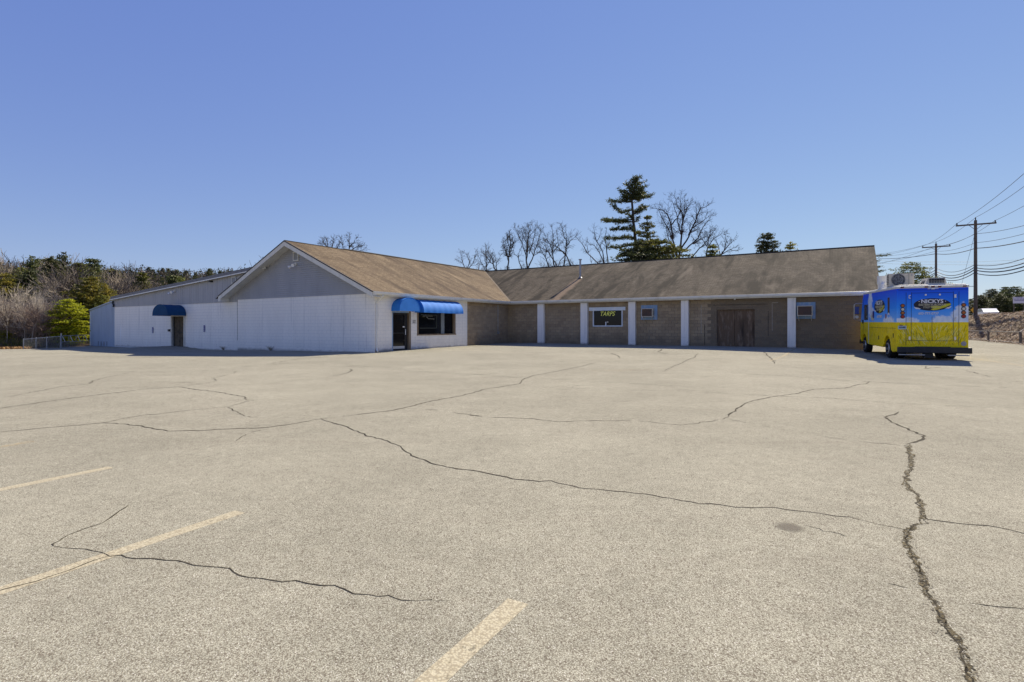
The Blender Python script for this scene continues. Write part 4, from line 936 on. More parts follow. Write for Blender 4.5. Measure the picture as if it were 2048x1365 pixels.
# printed wheat blades (flat print)
rr = random.Random(8)
wb = [MB(), MB()]
def blade(mbx, fn, cx, cz, dx, dz, bend, w):
    pts = []
    for i in range(7):
        t = i / 6; x = cx + dx * t + bend * math.sin(t * math.pi / 2) * t; z = cz + dz * t - abs(bend) * .5 * t * t; ww = w * math.sin(math.pi * min(.97, t * .9 + .08))
        pts.append((x, z, ww))
    vs = []
    for x, z, ww in pts: vs += [fn(x - ww / 2, z), fn(x + ww / 2, z)]
    mbx.add(vs, [(2 * i, 2 * i + 1, 2 * i + 3, 2 * i + 2) for i in range(6)])
for i in range(300):
    rearf = i < 170; fn = (lambda x, z: (x, -.004 - rearf * .001, z)) if rearf else (lambda y, z: (-HW - .004, y, z))
    cx = rr.uniform(-1.1, 1.1) if rearf else rr.uniform(.1, 5.8); cz = rr.uniform(.62, 1.25)
    if not rearf and (abs(cx - YR) < .62 or abs(cx - YF) < .62): cz = rr.uniform(1.02, 1.25)
    dz = rr.uniform(.12, .30); sgn = (1 if cx > 0 else -1) if rearf else rr.choice((-1, 1))
    blade(wb[i % 2], fn, max(-1.05, min(1.05, cx)) if rearf else cx, cz, rr.uniform(-.03, .08) * sgn, dz, rr.uniform(.0, .10) * sgn, rr.uniform(.010, .028))
for sg in (-1, 1):   # long arching leaves on the doors
    for j in range(5):
        blade(wb[0], lambda x, z: (x, -.0055, z), sg * (.1 + j * .08), .72 + j * .02, sg * .28, .42 - j * .05, sg * .18, .03)
wb[0].build('printed_wheat', mat('print_pale_wheat', (.95, .86, .25), .4), truck, kind='stuff')
wb[1].build('printed_wheat', mat('print_olive_wheat', (.5, .4, .0), .4), truck, kind='stuff')
# lights
for sg in (-1, 1):
    xx = sg * 1.03 if sg > 0 else -1.0
    for j, (z, m) in enumerate(((2.235, 'amber'), (2.085, 'clear'), (1.935, 'amber'), (1.785, 'red'))):
        h = MB(); h.disc((xx, -.012, z), (0, 1, 0), .078, .022, 20); h = h.build('tail_light', 'dark', truck); MB().disc((xx, -.026, z), (0, 1, 0), .054, .012, 18).build('lens', m, h)
for xx in (-1.02, -.20, .02, .24, 1.06): MB().box(xx - .055, xx + .055, -.045, -.02, TH - .10, TH - .045).build('marker_light', 'darkred', truck)
MB().box(-.16, -.03, -.03, 0, 2.90, 2.92).box(.07, .20, -.03, 0, 2.90, 2.92).box(-.03, .07, -.06, 0, 2.885, 2.935).build('rear_camera', 'white', truck)
for xx in (-.22, .25): MB().disc((xx, -.015, 2.665), (0, 1, 0), .035, .03, 12).build('door_fitting', 'chrome', truck)
for xx, sg in ((-.76, 1), (.76, -1)):
    MB().box(xx - .03, xx - .012 if sg > 0 else xx + .03, -.02, 0, 2.53, 2.66).box(xx - .03, xx + .035, -.022, 0, 2.64, 2.665).box(xx - .03, xx + .035, -.022, 0, 2.53, 2.55).build('door_hinge', 'white', truck)
    MB().box(xx - .03, xx + .03, -.02, 0, .84, .97).build('door_latch', 'chrome', truck)
    MB().box(xx - .02, xx + .01, -.03, 0, 1.60, 1.74).box(xx - .02, xx + .05, -.03, 0, 1.72, 1.74).build('door_handle', 'chrome', truck)
pl = MB().box(-1.16, -.87, -.022, -.008, 1.27, 1.41).build('license_plate', mat('plate_blue_white', (.45, .55, .58), .5), truck)
MB().box(-1.11, -1.0, -.02, -.004, 1.42, 1.45).build('plate_lamp', 'darkred', pl)
tmark('A39 4009', .07, (-1.015, -.026, 1.31), 'seam', .22, .002, par=pl)
MB().disc((1.04, -.006, .70), (0, 1, 0), .09, .004, 24).build('exhaust_port', mat('worn_print_disc', (.35, .33, .34), .5), truck)
# bumper
mb = MB(); mb.box(-HW - .02, HW + .03, -.28, -.10, .31, .55); mb.box(-.6, .6, -.12, -.02, .40, .57); bp = mb.build('rear_bumper', 'rubber', truck); bv = bp.modifiers.new('bevel', 'BEVEL'); bv.width = .03; bv.segments = 3
MB().box(-HW + .02, -.3, -.24, -.14, .22, .26).box(.45, HW - .05, -.24, -.14, .22, .26).build('step_plate', 'steel', truck)
MB().box(-.3, .0, -.15, .1, .12, .30).build('tow_hitch', 'dark', truck)
# wheels
def wheel(x, y, sg, dual=False):
    w = .26; t = MB(); cx = x
    prof = [(RT * .60, -w / 2), (RT * .93, -w / 2), (RT, -w * .36), (RT, w * .36), (RT * .93, w / 2), (RT * .60, w / 2)]
    N = 28
    def ring(mbx, prof, cx):
        k = len(prof); o = len(mbx.v)
        for i in range(N):
            a = 2 * math.pi * i / N
            for r, d in prof: mbx.v.append((cx + d, y + r * math.cos(a), RT + r * math.sin(a)))
        for i in range(N):
            for j in range(k - 1):
                a, b = o + i * k + j, o + ((i + 1) % N) * k + j; mbx.f.append((a, b, b + 1, a + 1)); mbx.mi.append(0)
    wl = bpy.data.objects.new('wheel', None); COL.objects.link(wl); wl.parent = truck
    ring(t, prof, cx)
    if dual: ring(t, prof, cx - sg * .3)
    t.build('tyre', 'tyre', wl, smooth=False)
    rm = MB(); o = cx + sg * (w / 2 - .02)
    ring(rm, [(RT * .62, -.0 * sg), (RT * .60, -.05), (RT * .50, -.06)], o); rm.disc((o - sg * .075, y, RT), (1, 0, 0), RT * .52, .02, 24); rm.disc((o - sg * .03, y, RT), (1, 0, 0), .085, .10, 16)
    for j in range(8):
        a = 2 * math.pi * j / 8; rm.bar((o - sg * .05, y + .07 * math.cos(a), RT + .07 * math.sin(a)), (o - sg * .035, y + RT * .56 * math.cos(a), RT + RT * .56 * math.sin(a)), .05, .03)
    rm.build('rim', 'chrome', wl)
    hb = MB()
    for j in range(8):
        a = 2 * math.pi * (j + .5) / 8; hb.disc((o - sg * .063, y + RT * .36 * math.cos(a), RT + RT * .36 * math.sin(a)), (1, 0, 0), .038, .012, 8)
    hb.build('rim_hole', 'dark', wl)
for sg in (-1, 1):
    wheel(sg * (HW - .17), YR, sg, True); wheel(sg * (HW - .17), YF, sg)
# cab door window, mirror
wy0, wy1 = 4.65, 5.25
MB().box(-HW - .008, -HW + .01, wy0 - .04, wy1 + .04, 1.66, 2.42).build('window_frame', 'dark', truck)
MB().box(-HW - .012, -HW - .008, wy0, wy1, 1.70, 2.38).build('side_window', mat('reflective_glass', (.05, .055, .05), .05, .8), truck)
s = MB()
for y in (4.45, 5.45): s.box(-HW - .006, -HW - .001, y - .006, y + .006, .95 if y > 5 else .5, 2.7)
s.box(-HW - .006, -HW - .001, .1, 4.45, 1.30, 1.31); s.build('panel_seam', 'seam', truck)
MB().box(-HW - .012, -HW, 4.40, 4.46, .5, 2.72).build('corner_strip', mat('bright_edge_strip', (.55, .62, .6), .4), truck)
MB().box(-HW - .03, -HW, 5.48, 5.6, 1.48, 1.66).build('door_handle', 'dark', truck)
for y, z in ((2.65, .85), (.45, 1.0)): MB().box(-HW - .012, -HW, y - .04, y + .04, z - .09, z + .09).build('side_marker', 'dark', truck)
mr = MB().box(-HW - .36, -HW - .16, 5.62, 5.68, 1.95, 2.35).build('side_mirror', 'dark', truck)
MB().box(-HW - .35, -HW - .17, 5.60, 5.62, 1.97, 2.33).build('mirror_glass', mat('mirror_glass', (.03, .06, .25), .08, .8), mr)
MB().tube([(-HW, 5.66, 2.5), (-HW - .3, 5.66, 2.5), (-HW - .37, 5.66, 2.44), (-HW - .37, 5.66, 1.72), (-HW - .3, 5.66, 1.66), (-HW, 5.66, 1.66)], .014, 6).build('mirror_arm', 'chrome', mr)
MB().tube([(-HW - .26, 5.64, 1.82), (-HW - .26, 5.6, 1.82)], .08, 12).build('mirror_glass', 'clear', mr)
# windscreen and headlights (seen from the far side only)
mb = MB(); mb.add([(-1.0, TL - .035 + .012, 1.55), (1.0, TL - .035 + .012, 1.55), (1.0, TL - .40, 2.6), (-1.0, TL - .40, 2.6)], [(0, 1, 2, 3)]); mb.build('windscreen', 'glass', truck)
for sg in (-1, 1): MB().disc((sg * .9, TL + .01, .95), (0, 1, 0), .11, .04, 16).build('headlight', 'clear', truck)
MB().box(-HW, HW, TL + .0, TL + .18, .45, .65).build('front_bumper', 'rubber', truck)
# roof equipment
RZ = TH + .03
ac = MB().box(-1.13, -.22, 1.35, 1.75, RZ + .03, RZ + .57).build('roof_condenser', 'acbeige', truck)
cx, cz = -.80, RZ + .30
MB().disc((cx, 1.345, cz), (0, 1, 0), .255, .02, 30).build('fan_opening', 'dark', ac)
g = MB()
for k in range(9): w = math.sqrt(max(0, 1 - ((k - 4) / 4.6) ** 2)) * .25; g.box(cx - .22 + k * .055 - .004, cx - .22 + k * .055 + .004, 1.325, 1.332, cz - w, cz + w)
for r in (.08, .16, .25): g.tube([(cx + r * math.cos(a), 1.328, cz + r * math.sin(a)) for a in [2 * math.pi * j / 24 for j in range(25)]], .005, 4)
g.build('fan_grille', 'steel', ac)
g = MB()
for j in range(5): a = 2 * math.pi * j / 5; g.add([(cx, 1.334, cz), (cx + .22 * math.cos(a), 1.334, cz + .22 * math.sin(a)), (cx + .22 * math.cos(a + .7), 1.334, cz + .22 * math.sin(a + .7))], [(0, 1, 2)])
g.build('fan_blade', mat('fan_blade_grey', (.10, .10, .11), .5), ac)
MB().box(-.44, -.40, 1.345, 1.35, RZ + .05, RZ + .55).build('case_seam', mat('case_seam', (.4, .37, .3), .6), ac)
MB().box(-.33, -.28, 1.343, 1.35, RZ + .46, RZ + .52).build('badge', 'steel', ac)
for k in range(6): MB().box(-1.135, -1.13, 1.42, 1.68, RZ + .12 + k * .07, RZ + .15 + k * .07).build('side_louvre', 'dark', ac)
MB().box(-1.1, -1.0, 1.3, 1.8, RZ - .02, RZ + .03).box(-.35, -.25, 1.3, 1.8, RZ - .02, RZ + .03).build('mount_foot', 'steel', ac)
def frustum(x0, x1, y0, y1, z0, z1, ix, iy):
    return MB().add([(x0, y0, z0), (x1, y0, z0), (x1, y1, z0), (x0, y1, z0), (x0 + ix, y0 + iy, z1), (x1 - ix * .4, y0 + iy, z1), (x1 - ix * .4, y1 - iy, z1), (x0 + ix, y1 - iy, z1)], [(0, 3, 2, 1), (4, 5, 6, 7), (0, 1, 5, 4), (1, 2, 6, 5), (2, 3, 7, 6), (3, 0, 4, 7)])
rvx = .13
rv = frustum(-.28, .48, .35, 1.15, RZ, RZ + .285, .14, .05).build('rooftop_unit', 'acbeige', truck, (rvx, 0, 0))
for k in range(6): MB().box(-.12 + k * .088, -.045 + k * .088, .362, .385, RZ + .055, RZ + .245).build('grille_panel', 'dark', rv)
g = MB()
for k in range(3): g.box(-.12, .40, .352, .36, RZ + .08 + k * .04, RZ + .086 + k * .04)
g.build('grille_bar', 'acbeige', rv)
for k in range(5): MB().bar((-.262 + k * .021, .55, RZ + .05 + k * .034), (-.262 + k * .021, .95, RZ + .05 + k * .034), .03, .014).build('side_louvre', 'dark', rv)
mb = MB(); mb.tube([(-.85, 3.4, RZ), (-.85, 3.4, RZ + .25)], .22, 14); mb.tube([(-.85, 3.4, RZ + .25), (-.85, 3.4, RZ + .62)], .25, 16); mb.tube([(-1.0, 2.9, RZ), (-1.0, 2.95, RZ + .16), (-.9, 3.2, RZ + .3)], .07, 8); mb.build('exhaust_hood', 'gutter', truck)
MB().box(.15, .95, 2.2, 2.9, RZ, RZ + .10).build('roof_hatch', 'creamroof', truck)

# ================================================================== RIGHT SIDE: rail fence, bank, road
E0 = Vector((33.4, 35.4)); ED = Vector((.51, .860)).normalized(); EN = Vector((ED.y, -ED.x))
def ep(t, o): p = E0 + ED * t + EN * o; return p.x, p.y
def bank_z(t, o):
    crest = 2.62 + .05 * math.sin(t * .3) + .03 * math.sin(t * 1.1)
    if o < .3: return .2
    if o < 3.0: s = (o - .3) / 2.7; s = s * s * (3 - 2 * s) * .55 + s * .45; return .2 + (crest - .2) * s
    return crest - (.08 if o > 3.6 else 0)
rr = random.Random(3); mb = MB(); ts = [-34 + k * .45 for k in range(0, 270)] + [90 + k * 15 for k in range(0, 30)]; os_ = [.1, .3, .6, .9, 1.2, 1.5, 1.8, 2.1, 2.4, 2.7, 3.0, 3.4, 4, 6, 12, 30, 80, 200]
vs = []
for t in ts:
    for o in os_:
        x, y = ep(t, o); j = (.10 if .3 < o < 3.2 else .0); vs.append((x + rr.uniform(-j, j), y + rr.uniform(-j, j), bank_z(t, o) + rr.uniform(-j, j)))
k = len(os_); mb.add(vs, [(i * k + j, i * k + j + 1, (i + 1) * k + j + 1, (i + 1) * k + j) for i in range(len(ts) - 1) for j in range(k - 1)]); mb.build('embankment', 'bank', kind='structure')
mb = MB()
for i in range(15000):   # sticks, wood chips and dead leaves lying over the bank
    t = rr.uniform(-6, 45); o = rr.uniform(.0, 3.3) if rr.random() < .9 else rr.uniform(-.4, .3); x, y = ep(t, o); z = (bank_z(t, o) if o > .1 else gz(x, y)) + rr.uniform(.02, .1)
    a = rr.uniform(0, 6.28); l = rr.choice((rr.uniform(.04, .12), rr.uniform(.06, .4))); d = Vector((math.cos(a), math.sin(a), rr.uniform(-.3, .5))).normalized() * l; w = Vector((-d.y, d.x, rr.uniform(-.1, .1))).normalized() * rr.uniform(.012, .04); c = Vector((x, y, z))
    mb.add([c - d, c + d, c + d * .6 + w, c - d * .7 + w], [(0, 1, 2, 3)], rr.choice((0, 0, 1, 1, 2, 2, 3)))
mb.build('bank_debris', [mat('dead_leaf_brown', (.22, .14, .085), .9), mat('dead_leaf_tan', (.36, .26, .17), .9), mat('wood_chip_pale', (.50, .43, .34), .9), mat('dark_stick', (.09, .06, .045), .9)], kind='stuff')
x, y = ep(3.6, .9); mb = MB(); mb.tube([(0, 0, 0), (.9, .5, .28), (1.55, .9, .42)], [.045, .035, .015], 6)
mb.build('fallen_branch', 'bark_pale', None, (x - .6, y - .4, 1.0), label='pale bare branch lying on the brown bank behind the low rail fence', category='branch')
# road on top of the bank
mb = MB(); vs = []
rt = [-30 + i * 6 for i in range(60)]
for t in rt:
    for o in (4.6, 12.2): x, y = ep(t, o); vs.append((x, y, bank_z(t, o) + .03))
mb.add(vs, [(2 * i, 2 * i + 1, 2 * i + 3, 2 * i + 2) for i in range(len(rt) - 1)]); mb.build('road', 'asphalt', kind='structure')
M['railpaint'] = mat('dull_grey_brown_rail', (.15, .14, .125), .7)
rf = thing('rail_fence', (0, 0, 0), 'low grey pipe rail fence between the lot and the brown bank', 'fence')
posts = [-34 + 8.45 * i for i in range(9)]; posts = [(-8.45 * 3) + 8.45 * i for i in range(8)]
zf = lambda t: gz(*ep(t, 0))
for t in posts:
    x, y = ep(t, 0); mb = MB(); mb.box(x - .05, x + .05, y - .05, y + .05, zf(t) - .2, zf(t) + .84); mb.build('post', 'railpaint', rf)
for h, nm in ((.80, 'rail'), (.10, 'rail')):
    for i in range(len(posts) - 1):
        t0, t1 = posts[i], posts[i + 1]; a = ep(t0, 0); b = ep(t1, 0); mb = MB(); mb.tube([(*a, zf(t0) + h), (*b, zf(t1) + h)], .024, 6); mb.build(nm, 'railpaint', rf)

# ---- utility poles and lines
def pole(b, a, ztop, label, arm, base, cat='utility pole'):
    x, y = W(b, a); t = thing('utility_pole', (x, y, 0), label, cat, ROT, 'wooden utility poles along the road')
    MB().tube([(0, 0, base - .5), (0, 0, ztop)], [.19, .14], 10).build('pole_shaft', 'pole', t)
    ar = MB().box(-arm / 2, arm / 2, -.22, -.10, ztop - .55, ztop - .40).bar((-.6, -.16, ztop - .5), (0, -.16, ztop - 1.1), .04).bar((.6, -.16, ztop - .5), (0, -.16, ztop - 1.1), .04).build('crossarm', 'pole', t)
    for q in (-arm / 2 + .1, arm / 2 - .1): MB().tube([(q, -.16, ztop - .4), (q, -.16, ztop - .18)], .06, 8).build('insulator', 'bark_dark', ar)
    MB().tube([(0, 0, ztop), (0, 0, ztop + .3)], .05, 8).build('insulator', 'bark_dark', t)
    return t
x1, y1 = at(1951, 58.8), 58.8; b1, a1 = L(x1, y1); x2, y2 = at(1872, 81), 81; b2, a2 = L(x2, y2)
x0, y0 = 37.6, 36.0; b0, a0 = L(x0, y0)
zt1, zt2, zt0, zt3 = hz(441, 58.8), hz(488, 81), 13.2, 16.5
p1 = pole(b1, a1, zt1, 'tall wooden utility pole nearest the truck, with a wide crossarm', 3.4, 2.6)
MB().bar((0, 0, hz(573, 58.8)), (-.9, -.1, hz(573, 58.8)), .06).build('bracket_arm', 'steel', p1)
p2 = pole(b2, a2, zt2, 'farther utility pole rising behind the truck roof, crossarm lower in view', 3.4, 2.0)
x3, y3 = 76.6, 115; b3, a3 = L(x3, y3)
ax_ = Vector((V[0], V[1], 0))
P = {0: Vector((x0, y0, 0)), 1: Vector((x1, y1, 0)), 2: Vector((x2, y2, 0)), 3: Vector((x3, y3, 0))}
T = {0: zt0, 1: zt1, 2: zt2, 3: zt3}
def cable(offs, drop, r, sag, lab, spans=((0, 1), (1, 2), (2, 3)), grp='power and phone lines along the road'):
    mb = MB()
    for i, j in spans:
        a = P[i] + ax_ * offs; b = P[j] + ax_ * offs; za, zb_ = T[i] + (drop[i] if isinstance(drop, dict) else drop), T[j] + (drop[j] if isinstance(drop, dict) else drop); pts = []
        for k in range(13):
            t = k / 12; p = a.lerp(b, t); pts.append((p.x, p.y, za + (zb_ - za) * t - 4 * sag * t * (1 - t)))
        mb.tube(pts, r, 5, False)
    o = mb.build('power_line', 'cable'); o['label'] = lab; o['category'] = 'cable'; o['group'] = grp
cable(-1.6, -.2, .019, .35, 'thin wire on the left ends of the pole crossarms')
cable(1.6, -.2, .019, .35, 'thin wire on the right ends of the pole crossarms')
cable(0, .3, .019, .35, 'thin top wire carried by the pins on the pole tops')
cable(0, {0: -4.0, 1: -1.47, 2: -.35, 3: -2.0}, .022, .3, 'thin wire on the poles just below the crossarms')
cable(0, {0: -4.5, 1: -2.45, 2: -1.1, 3: -1.6}, .020, .3, 'second thin wire below the crossarms, above the single heavier cable')
cable(0, {0: -5.15, 1: -3.05, 2: -1.5, 3: -.54}, .042, .3, 'single heavier cable crossing both poles below the crossarms')
cable(-.1, {0: -5.7, 1: -4.86, 2: -3.53, 3: -7.6}, .03, .75, 'uppermost of the sagging phone cables low on the poles')
cable(-.1, {0: -6.0, 1: -5.13, 2: -3.98, 3: -7.9}, .045, .85, 'second of the sagging phone cables low on the poles')
cable(-.1, {0: -6.3, 1: -5.4, 2: -4.36, 3: -8.2}, .055, .85, 'third of the sagging phone cables low on the poles')
cable(-.1, {0: -6.5, 1: -5.73, 2: -4.58, 3: -8.6}, .045, .9, 'lowest of the sagging phone cables low on the poles')
for k, (dz, lab) in enumerate(((0, 'upper of the two thin level wires passing behind the poles'), (-.55, 'lower of the two thin level wires passing behind the poles'))):
    mb = MB(); pts = [(at(1700, 125), 125, hz(519, 125) + dz * 1.2), (at(1812, 115), 115, hz(524, 115) + dz), (at(1951, 104), 104, hz(524.5, 104) + dz), (at(2150, 95), 95, hz(515, 95) + dz)]; mb.tube(pts, .02, 5, False)
    o = mb.build('power_line', 'cable'); o['label'] = lab; o['category'] = 'cable'; o['group'] = 'power and phone lines along the road'
# guy wire
mb = MB(); mb.tube([(x1, y1, zt1 - 1.2), (at(1905, 66), 66, hz(640, 66))], .012, 4, False); o = mb.build('guy_wire', 'cable'); o['label'] = 'slanting guy wire running down from the near pole'; o['category'] = 'cable'
# ---- car and signs on the road
cx_, cy_ = at(1973, 80), 80
cz_ = 2.62 - .05
car = thing('parked_car', (cx_, cy_, cz_), 'white car on the road beyond the bank, only its upper half showing', 'car', R(64))
def prism(pts, x0, x1): 
    k = len(pts); return MB().add([(y, x0, z) for y, z in pts] + [(y, x1, z) for y, z in pts], [tuple(range(k)), tuple(reversed(range(k, 2 * k)))] + [(i, k + i, k + (i + 1) % k, (i + 1) % k) for i in range(k)])
carp = mat('white_car_paint', (.62, .62, .66), .3, .5)
prism([(-2.1, .35), (2.1, .35), (2.15, .7), (1.9, .95), (1.0, 1.05), (.5, 1.48), (-1.0, 1.52), (-1.75, 1.1), (-2.1, 1.0)], -.85, .85).build('body', carp, car)
prism([(.95, 1.02), (.48, 1.42), (-.1, 1.44), (-.1, 1.02)], -.86, .86).build('side_window', 'glass', car); prism([(-.2, 1.02), (-.2, 1.44), (-.95, 1.45), (-1.5, 1.08)], -.86, .86).build('side_window', 'glass', car)
for yy_ in (-1.3, 1.3):
    for s_ in (-.8, .8): MB().disc((yy_, s_, .32), (0, 1, 0), .32, .2, 18).build('wheel', 'tyre', car)
sx_, sy_ = at(2038.5, 62), 62; sg = thing('roadside_sign', (sx_, sy_, 0), 'white board sign with purple lettering on posts beside the road', 'sign', R(-20))
zA, zB = hz(607, 62), hz(594.3, 62); hw = .56
brd = MB().box(-hw, hw, 0, .05, zA, zB).build('sign_board', mat('lilac_white_board', (.60, .57, .66), .6), sg)
g = MB(); hB = zB - zA; rr = random.Random(6)
for k in range(7):
    xx = -.48 + k * .14; g.box(xx, xx + .03, -.006, -.001, zB - hB * .47, zB - hB * .22); g.box(xx + .03, xx + .10, -.006, -.001, zB - hB * .47, zB - hB * .42)
g.box(-.44, .46, -.006, -.001, zB - hB * .62, zB - hB * .55); g.box(-.3, .3, -.006, -.001, zB - hB * .16, zB - hB * .11); g.build('sign_lettering', mat('purple_ink', (.12, .08, .20), .6), sg)
MB().box(-.5, -.42, .05, .13, 2.3, zB).box(.42, .5, .05, .13, 2.3, zB).build('sign_post', 'pole', sg)
sx_, sy_ = at(1947, 70), 70; sg = thing('warning_sign', (sx_, sy_, 0), 'small orange-yellow diamond warning sign just left of the near pole base', 'sign', 0)
zc = hz(620.5, 70); MB().add([(-.38, 0, zc), (0, 0, zc - .38), (.38, 0, zc), (0, 0, zc + .38), (-.38, .02, zc), (0, .02, zc - .38), (.38, .02, zc), (0, .02, zc + .38)], [(0, 1, 2, 3), (7, 6, 5, 4), (0, 4, 5, 1), (1, 5, 6, 2), (2, 6, 7, 3), (3, 7, 4, 0)]).build('sign_panel', mat('amber_sign', (.60, .30, .02), .5), sg); MB().box(-.03, .03, .02, .08, 2.3, zc + .1).build('sign_post', 'steel', sg)

# ================================================================== LEFT: chain-link fence and gate
fx0, fy0 = at(47, 42), 42; fx1, fy1 = at(121, 43.6), 43.6
cf = thing('chain_link_fence', (0, 0, 0), 'short run of grey chain-link fence at the left edge of the lot', 'fence')
A = Vector((fx0, fy0)); B = Vector((fx1, fy1)); zf0, zf1 = hz(700, 42), hz(698, 43.6); zt0_, zt1_ = hz(679, 42), hz(673, 43.6)
for s_ in (0, .33, .62, 1): p = A.lerp(B, s_); MB().tube([(p.x, p.y, zf0 - .2), (p.x, p.y, zt0_ + (zt1_ - zt0_) * s_ + .05)], .03, 6).build('post', 'steel', cf)
MB().tube([(A.x, A.y, zt0_), (B.x, B.y, zt1_)], .02, 6).build('rail', 'steel', cf)
def chain(par, A, B, z0a, z1a, z0b, z1b, sp=.07):
    mb = MB(); Ln = (B - A).length; nn = int(Ln / sp); h = z1a - z0a; k = h / Ln
    for i in range(-int(h / sp), nn + 1):
        for sgn in (1, -1):
            s0 = i * sp / Ln; s1 = s0 + k; c0, c1 = max(0, s0), min(1, s1)
            if c1 <= c0: continue
            f0, f1 = (c0 - s0) / k, (c1 - s0) / k
            if sgn < 0: f0, f1 = 1 - f0, 1 - f1
            pa, pb = A.lerp(B, c0), A.lerp(B, c1)
            za = z0a + (z0b - z0a) * c0; zb_ = z1a + (z1b - z1a) * c0; zc_ = z0a + (z0b - z0a) * c1; zd = z1a + (z1b - z1a) * c1
            mb.tube([(pa.x, pa.y, za + (zb_ - za) * f0), (pb.x, pb.y, zc_ + (zd - zc_) * f1)], .0045, 3, False)
    mb.build('wire_mesh', 'steel', par, kind='stuff')
chain(cf, A, B, zf0, zt0_, zf1, zt1_, .055)
gt = thing('metal_gate', (0, 0, 0), 'long galvanised lattice gate between the chain-link fence and the lean-to', 'gate')
A = Vector((at(122.5, 43.7), 43.7)); Bx, By = W(b_of(182, .1), .1); B = Vector((Bx - .1, By))
za0, za1 = hz(672.5, A.y), hz(669.8, B.y); zm0, zm1 = hz(684.5, A.y), hz(682, B.y); zg0 = hz(697, A.y)
P3 = lambda s_, z: (A.x + (B.x - A.x) * s_, A.y + (B.y - A.y) * s_, z)
MB().tube([P3(0, zg0 - .2), P3(0, hz(667, A.y))], .045, 8).build('gate_post', 'steel', gt)
for a_, b_ in ((za0, za1), (zm0, zm1)): MB().tube([P3(0, a_), P3(1, b_)], .028, 6).build('rail', 'steel', gt)
MB().tube([P3(0, zg0 + .06), P3(1, hz(694, B.y))], .025, 6).build('rail', 'steel', gt)
for k in range(4):
    s0, s1 = .03 + k * .26, .13 + k * .26; MB().tube([P3(s0, za0 + (za1 - za0) * s0), P3(s1, zm0 + (zm1 - zm0) * s1)], .025, 6).build('brace', 'white', gt)
    s2 = .25 + k * .25; MB().tube([P3(s2, za0 + (za1 - za0) * s2), P3(s2, zm0 + (zm1 - zm0) * s2)], .015, 6).build('upright', 'steel', gt)
chain(gt, A, B, zg0, zm0, hz(694, B.y), zm1, .09)

# ================================================================== VEGETATION
def rot_about(v, axis, ang): return Matrix.Rotation(ang, 3, axis) @ v
def bare_tree(seed, H, spread=.55, trunk_r=None, forks=3, depth=5, lean=(0, 0), start=.45, twig=.012, up=.25, stems=1, dens=1.0):
    rng = random.Random(seed); tr = MB(); br = MB(); tr_r = trunk_r or H * .015
    def grow(p, d, ln, r, lev):
        n_ = 5 if lev < 3 else 3; pts = [p]; rs = [r]; q = p; wob = .07 if lev == 0 else .16
        for i in range(n_):
            d = (d + Vector((rng.gauss(0, wob), rng.gauss(0, wob), rng.gauss(0, wob * .6) + up * .10))).normalized(); q = q + d * ln / n_; pts.append(q); rs.append(max(twig * .6, r * (1 - .36 * (i + 1) / n_)))
        (tr if lev == 0 else br).tube(pts, rs, 7 if lev == 0 else (5 if lev < 3 else 3), False)
        if lev >= depth: return
        kids = (forks - 1 + (rng.random() < .35)) if lev else forks - (stems > 1)
        if lev > 1: kids = max(1, int(round(kids * dens)))
        for k in range(kids):
            t = rng.uniform(.25, .95) if lev else rng.uniform(.72, 1); i = min(n_ - 1, int(t * n_)); f = t * n_ - i; pp = pts[i].lerp(pts[i + 1], f); ang = rng.uniform(.7, 1.45) * spread
            dd = rot_about(d, d.orthogonal().normalized(), ang); dd = rot_about(dd, d, rng.uniform(0, 6.28))
            grow(pp, dd.normalized(), ln * (rng.uniform(.60, .85) if lev else 1) * (1 if lev else L1 / ln) , max(twig, rs[i] * rng.uniform(.5, .68)), lev + 1)
        grow(pts[-1], rot_about(d, d.orthogonal().normalized(), rng.uniform(.05, .35) * spread), (ln * .78) if lev else L1, max(twig, rs[-1] * .9), lev + 1)
    L1 = (1 - start) * H / 3.2
    for s_ in range(stems):
        d = Vector((lean[0] + rng.gauss(0, .04) + (s_ - (stems - 1) / 2) * (.12 if start < .4 else .13), lean[1] + rng.gauss(0, .05), 1)).normalized()
        grow(Vector((rng.uniform(-.15, .15) * (stems - 1), rng.uniform(-.1, .1), -.2)), d, H * start, tr_r, 0)
    zmax = max(v[2] for v in br.v); s_ = H / zmax
    for m_ in (tr, br): m_.v = [(x * s_, y * s_, z * s_) for x, y, z in m_.v]
    return tr, br
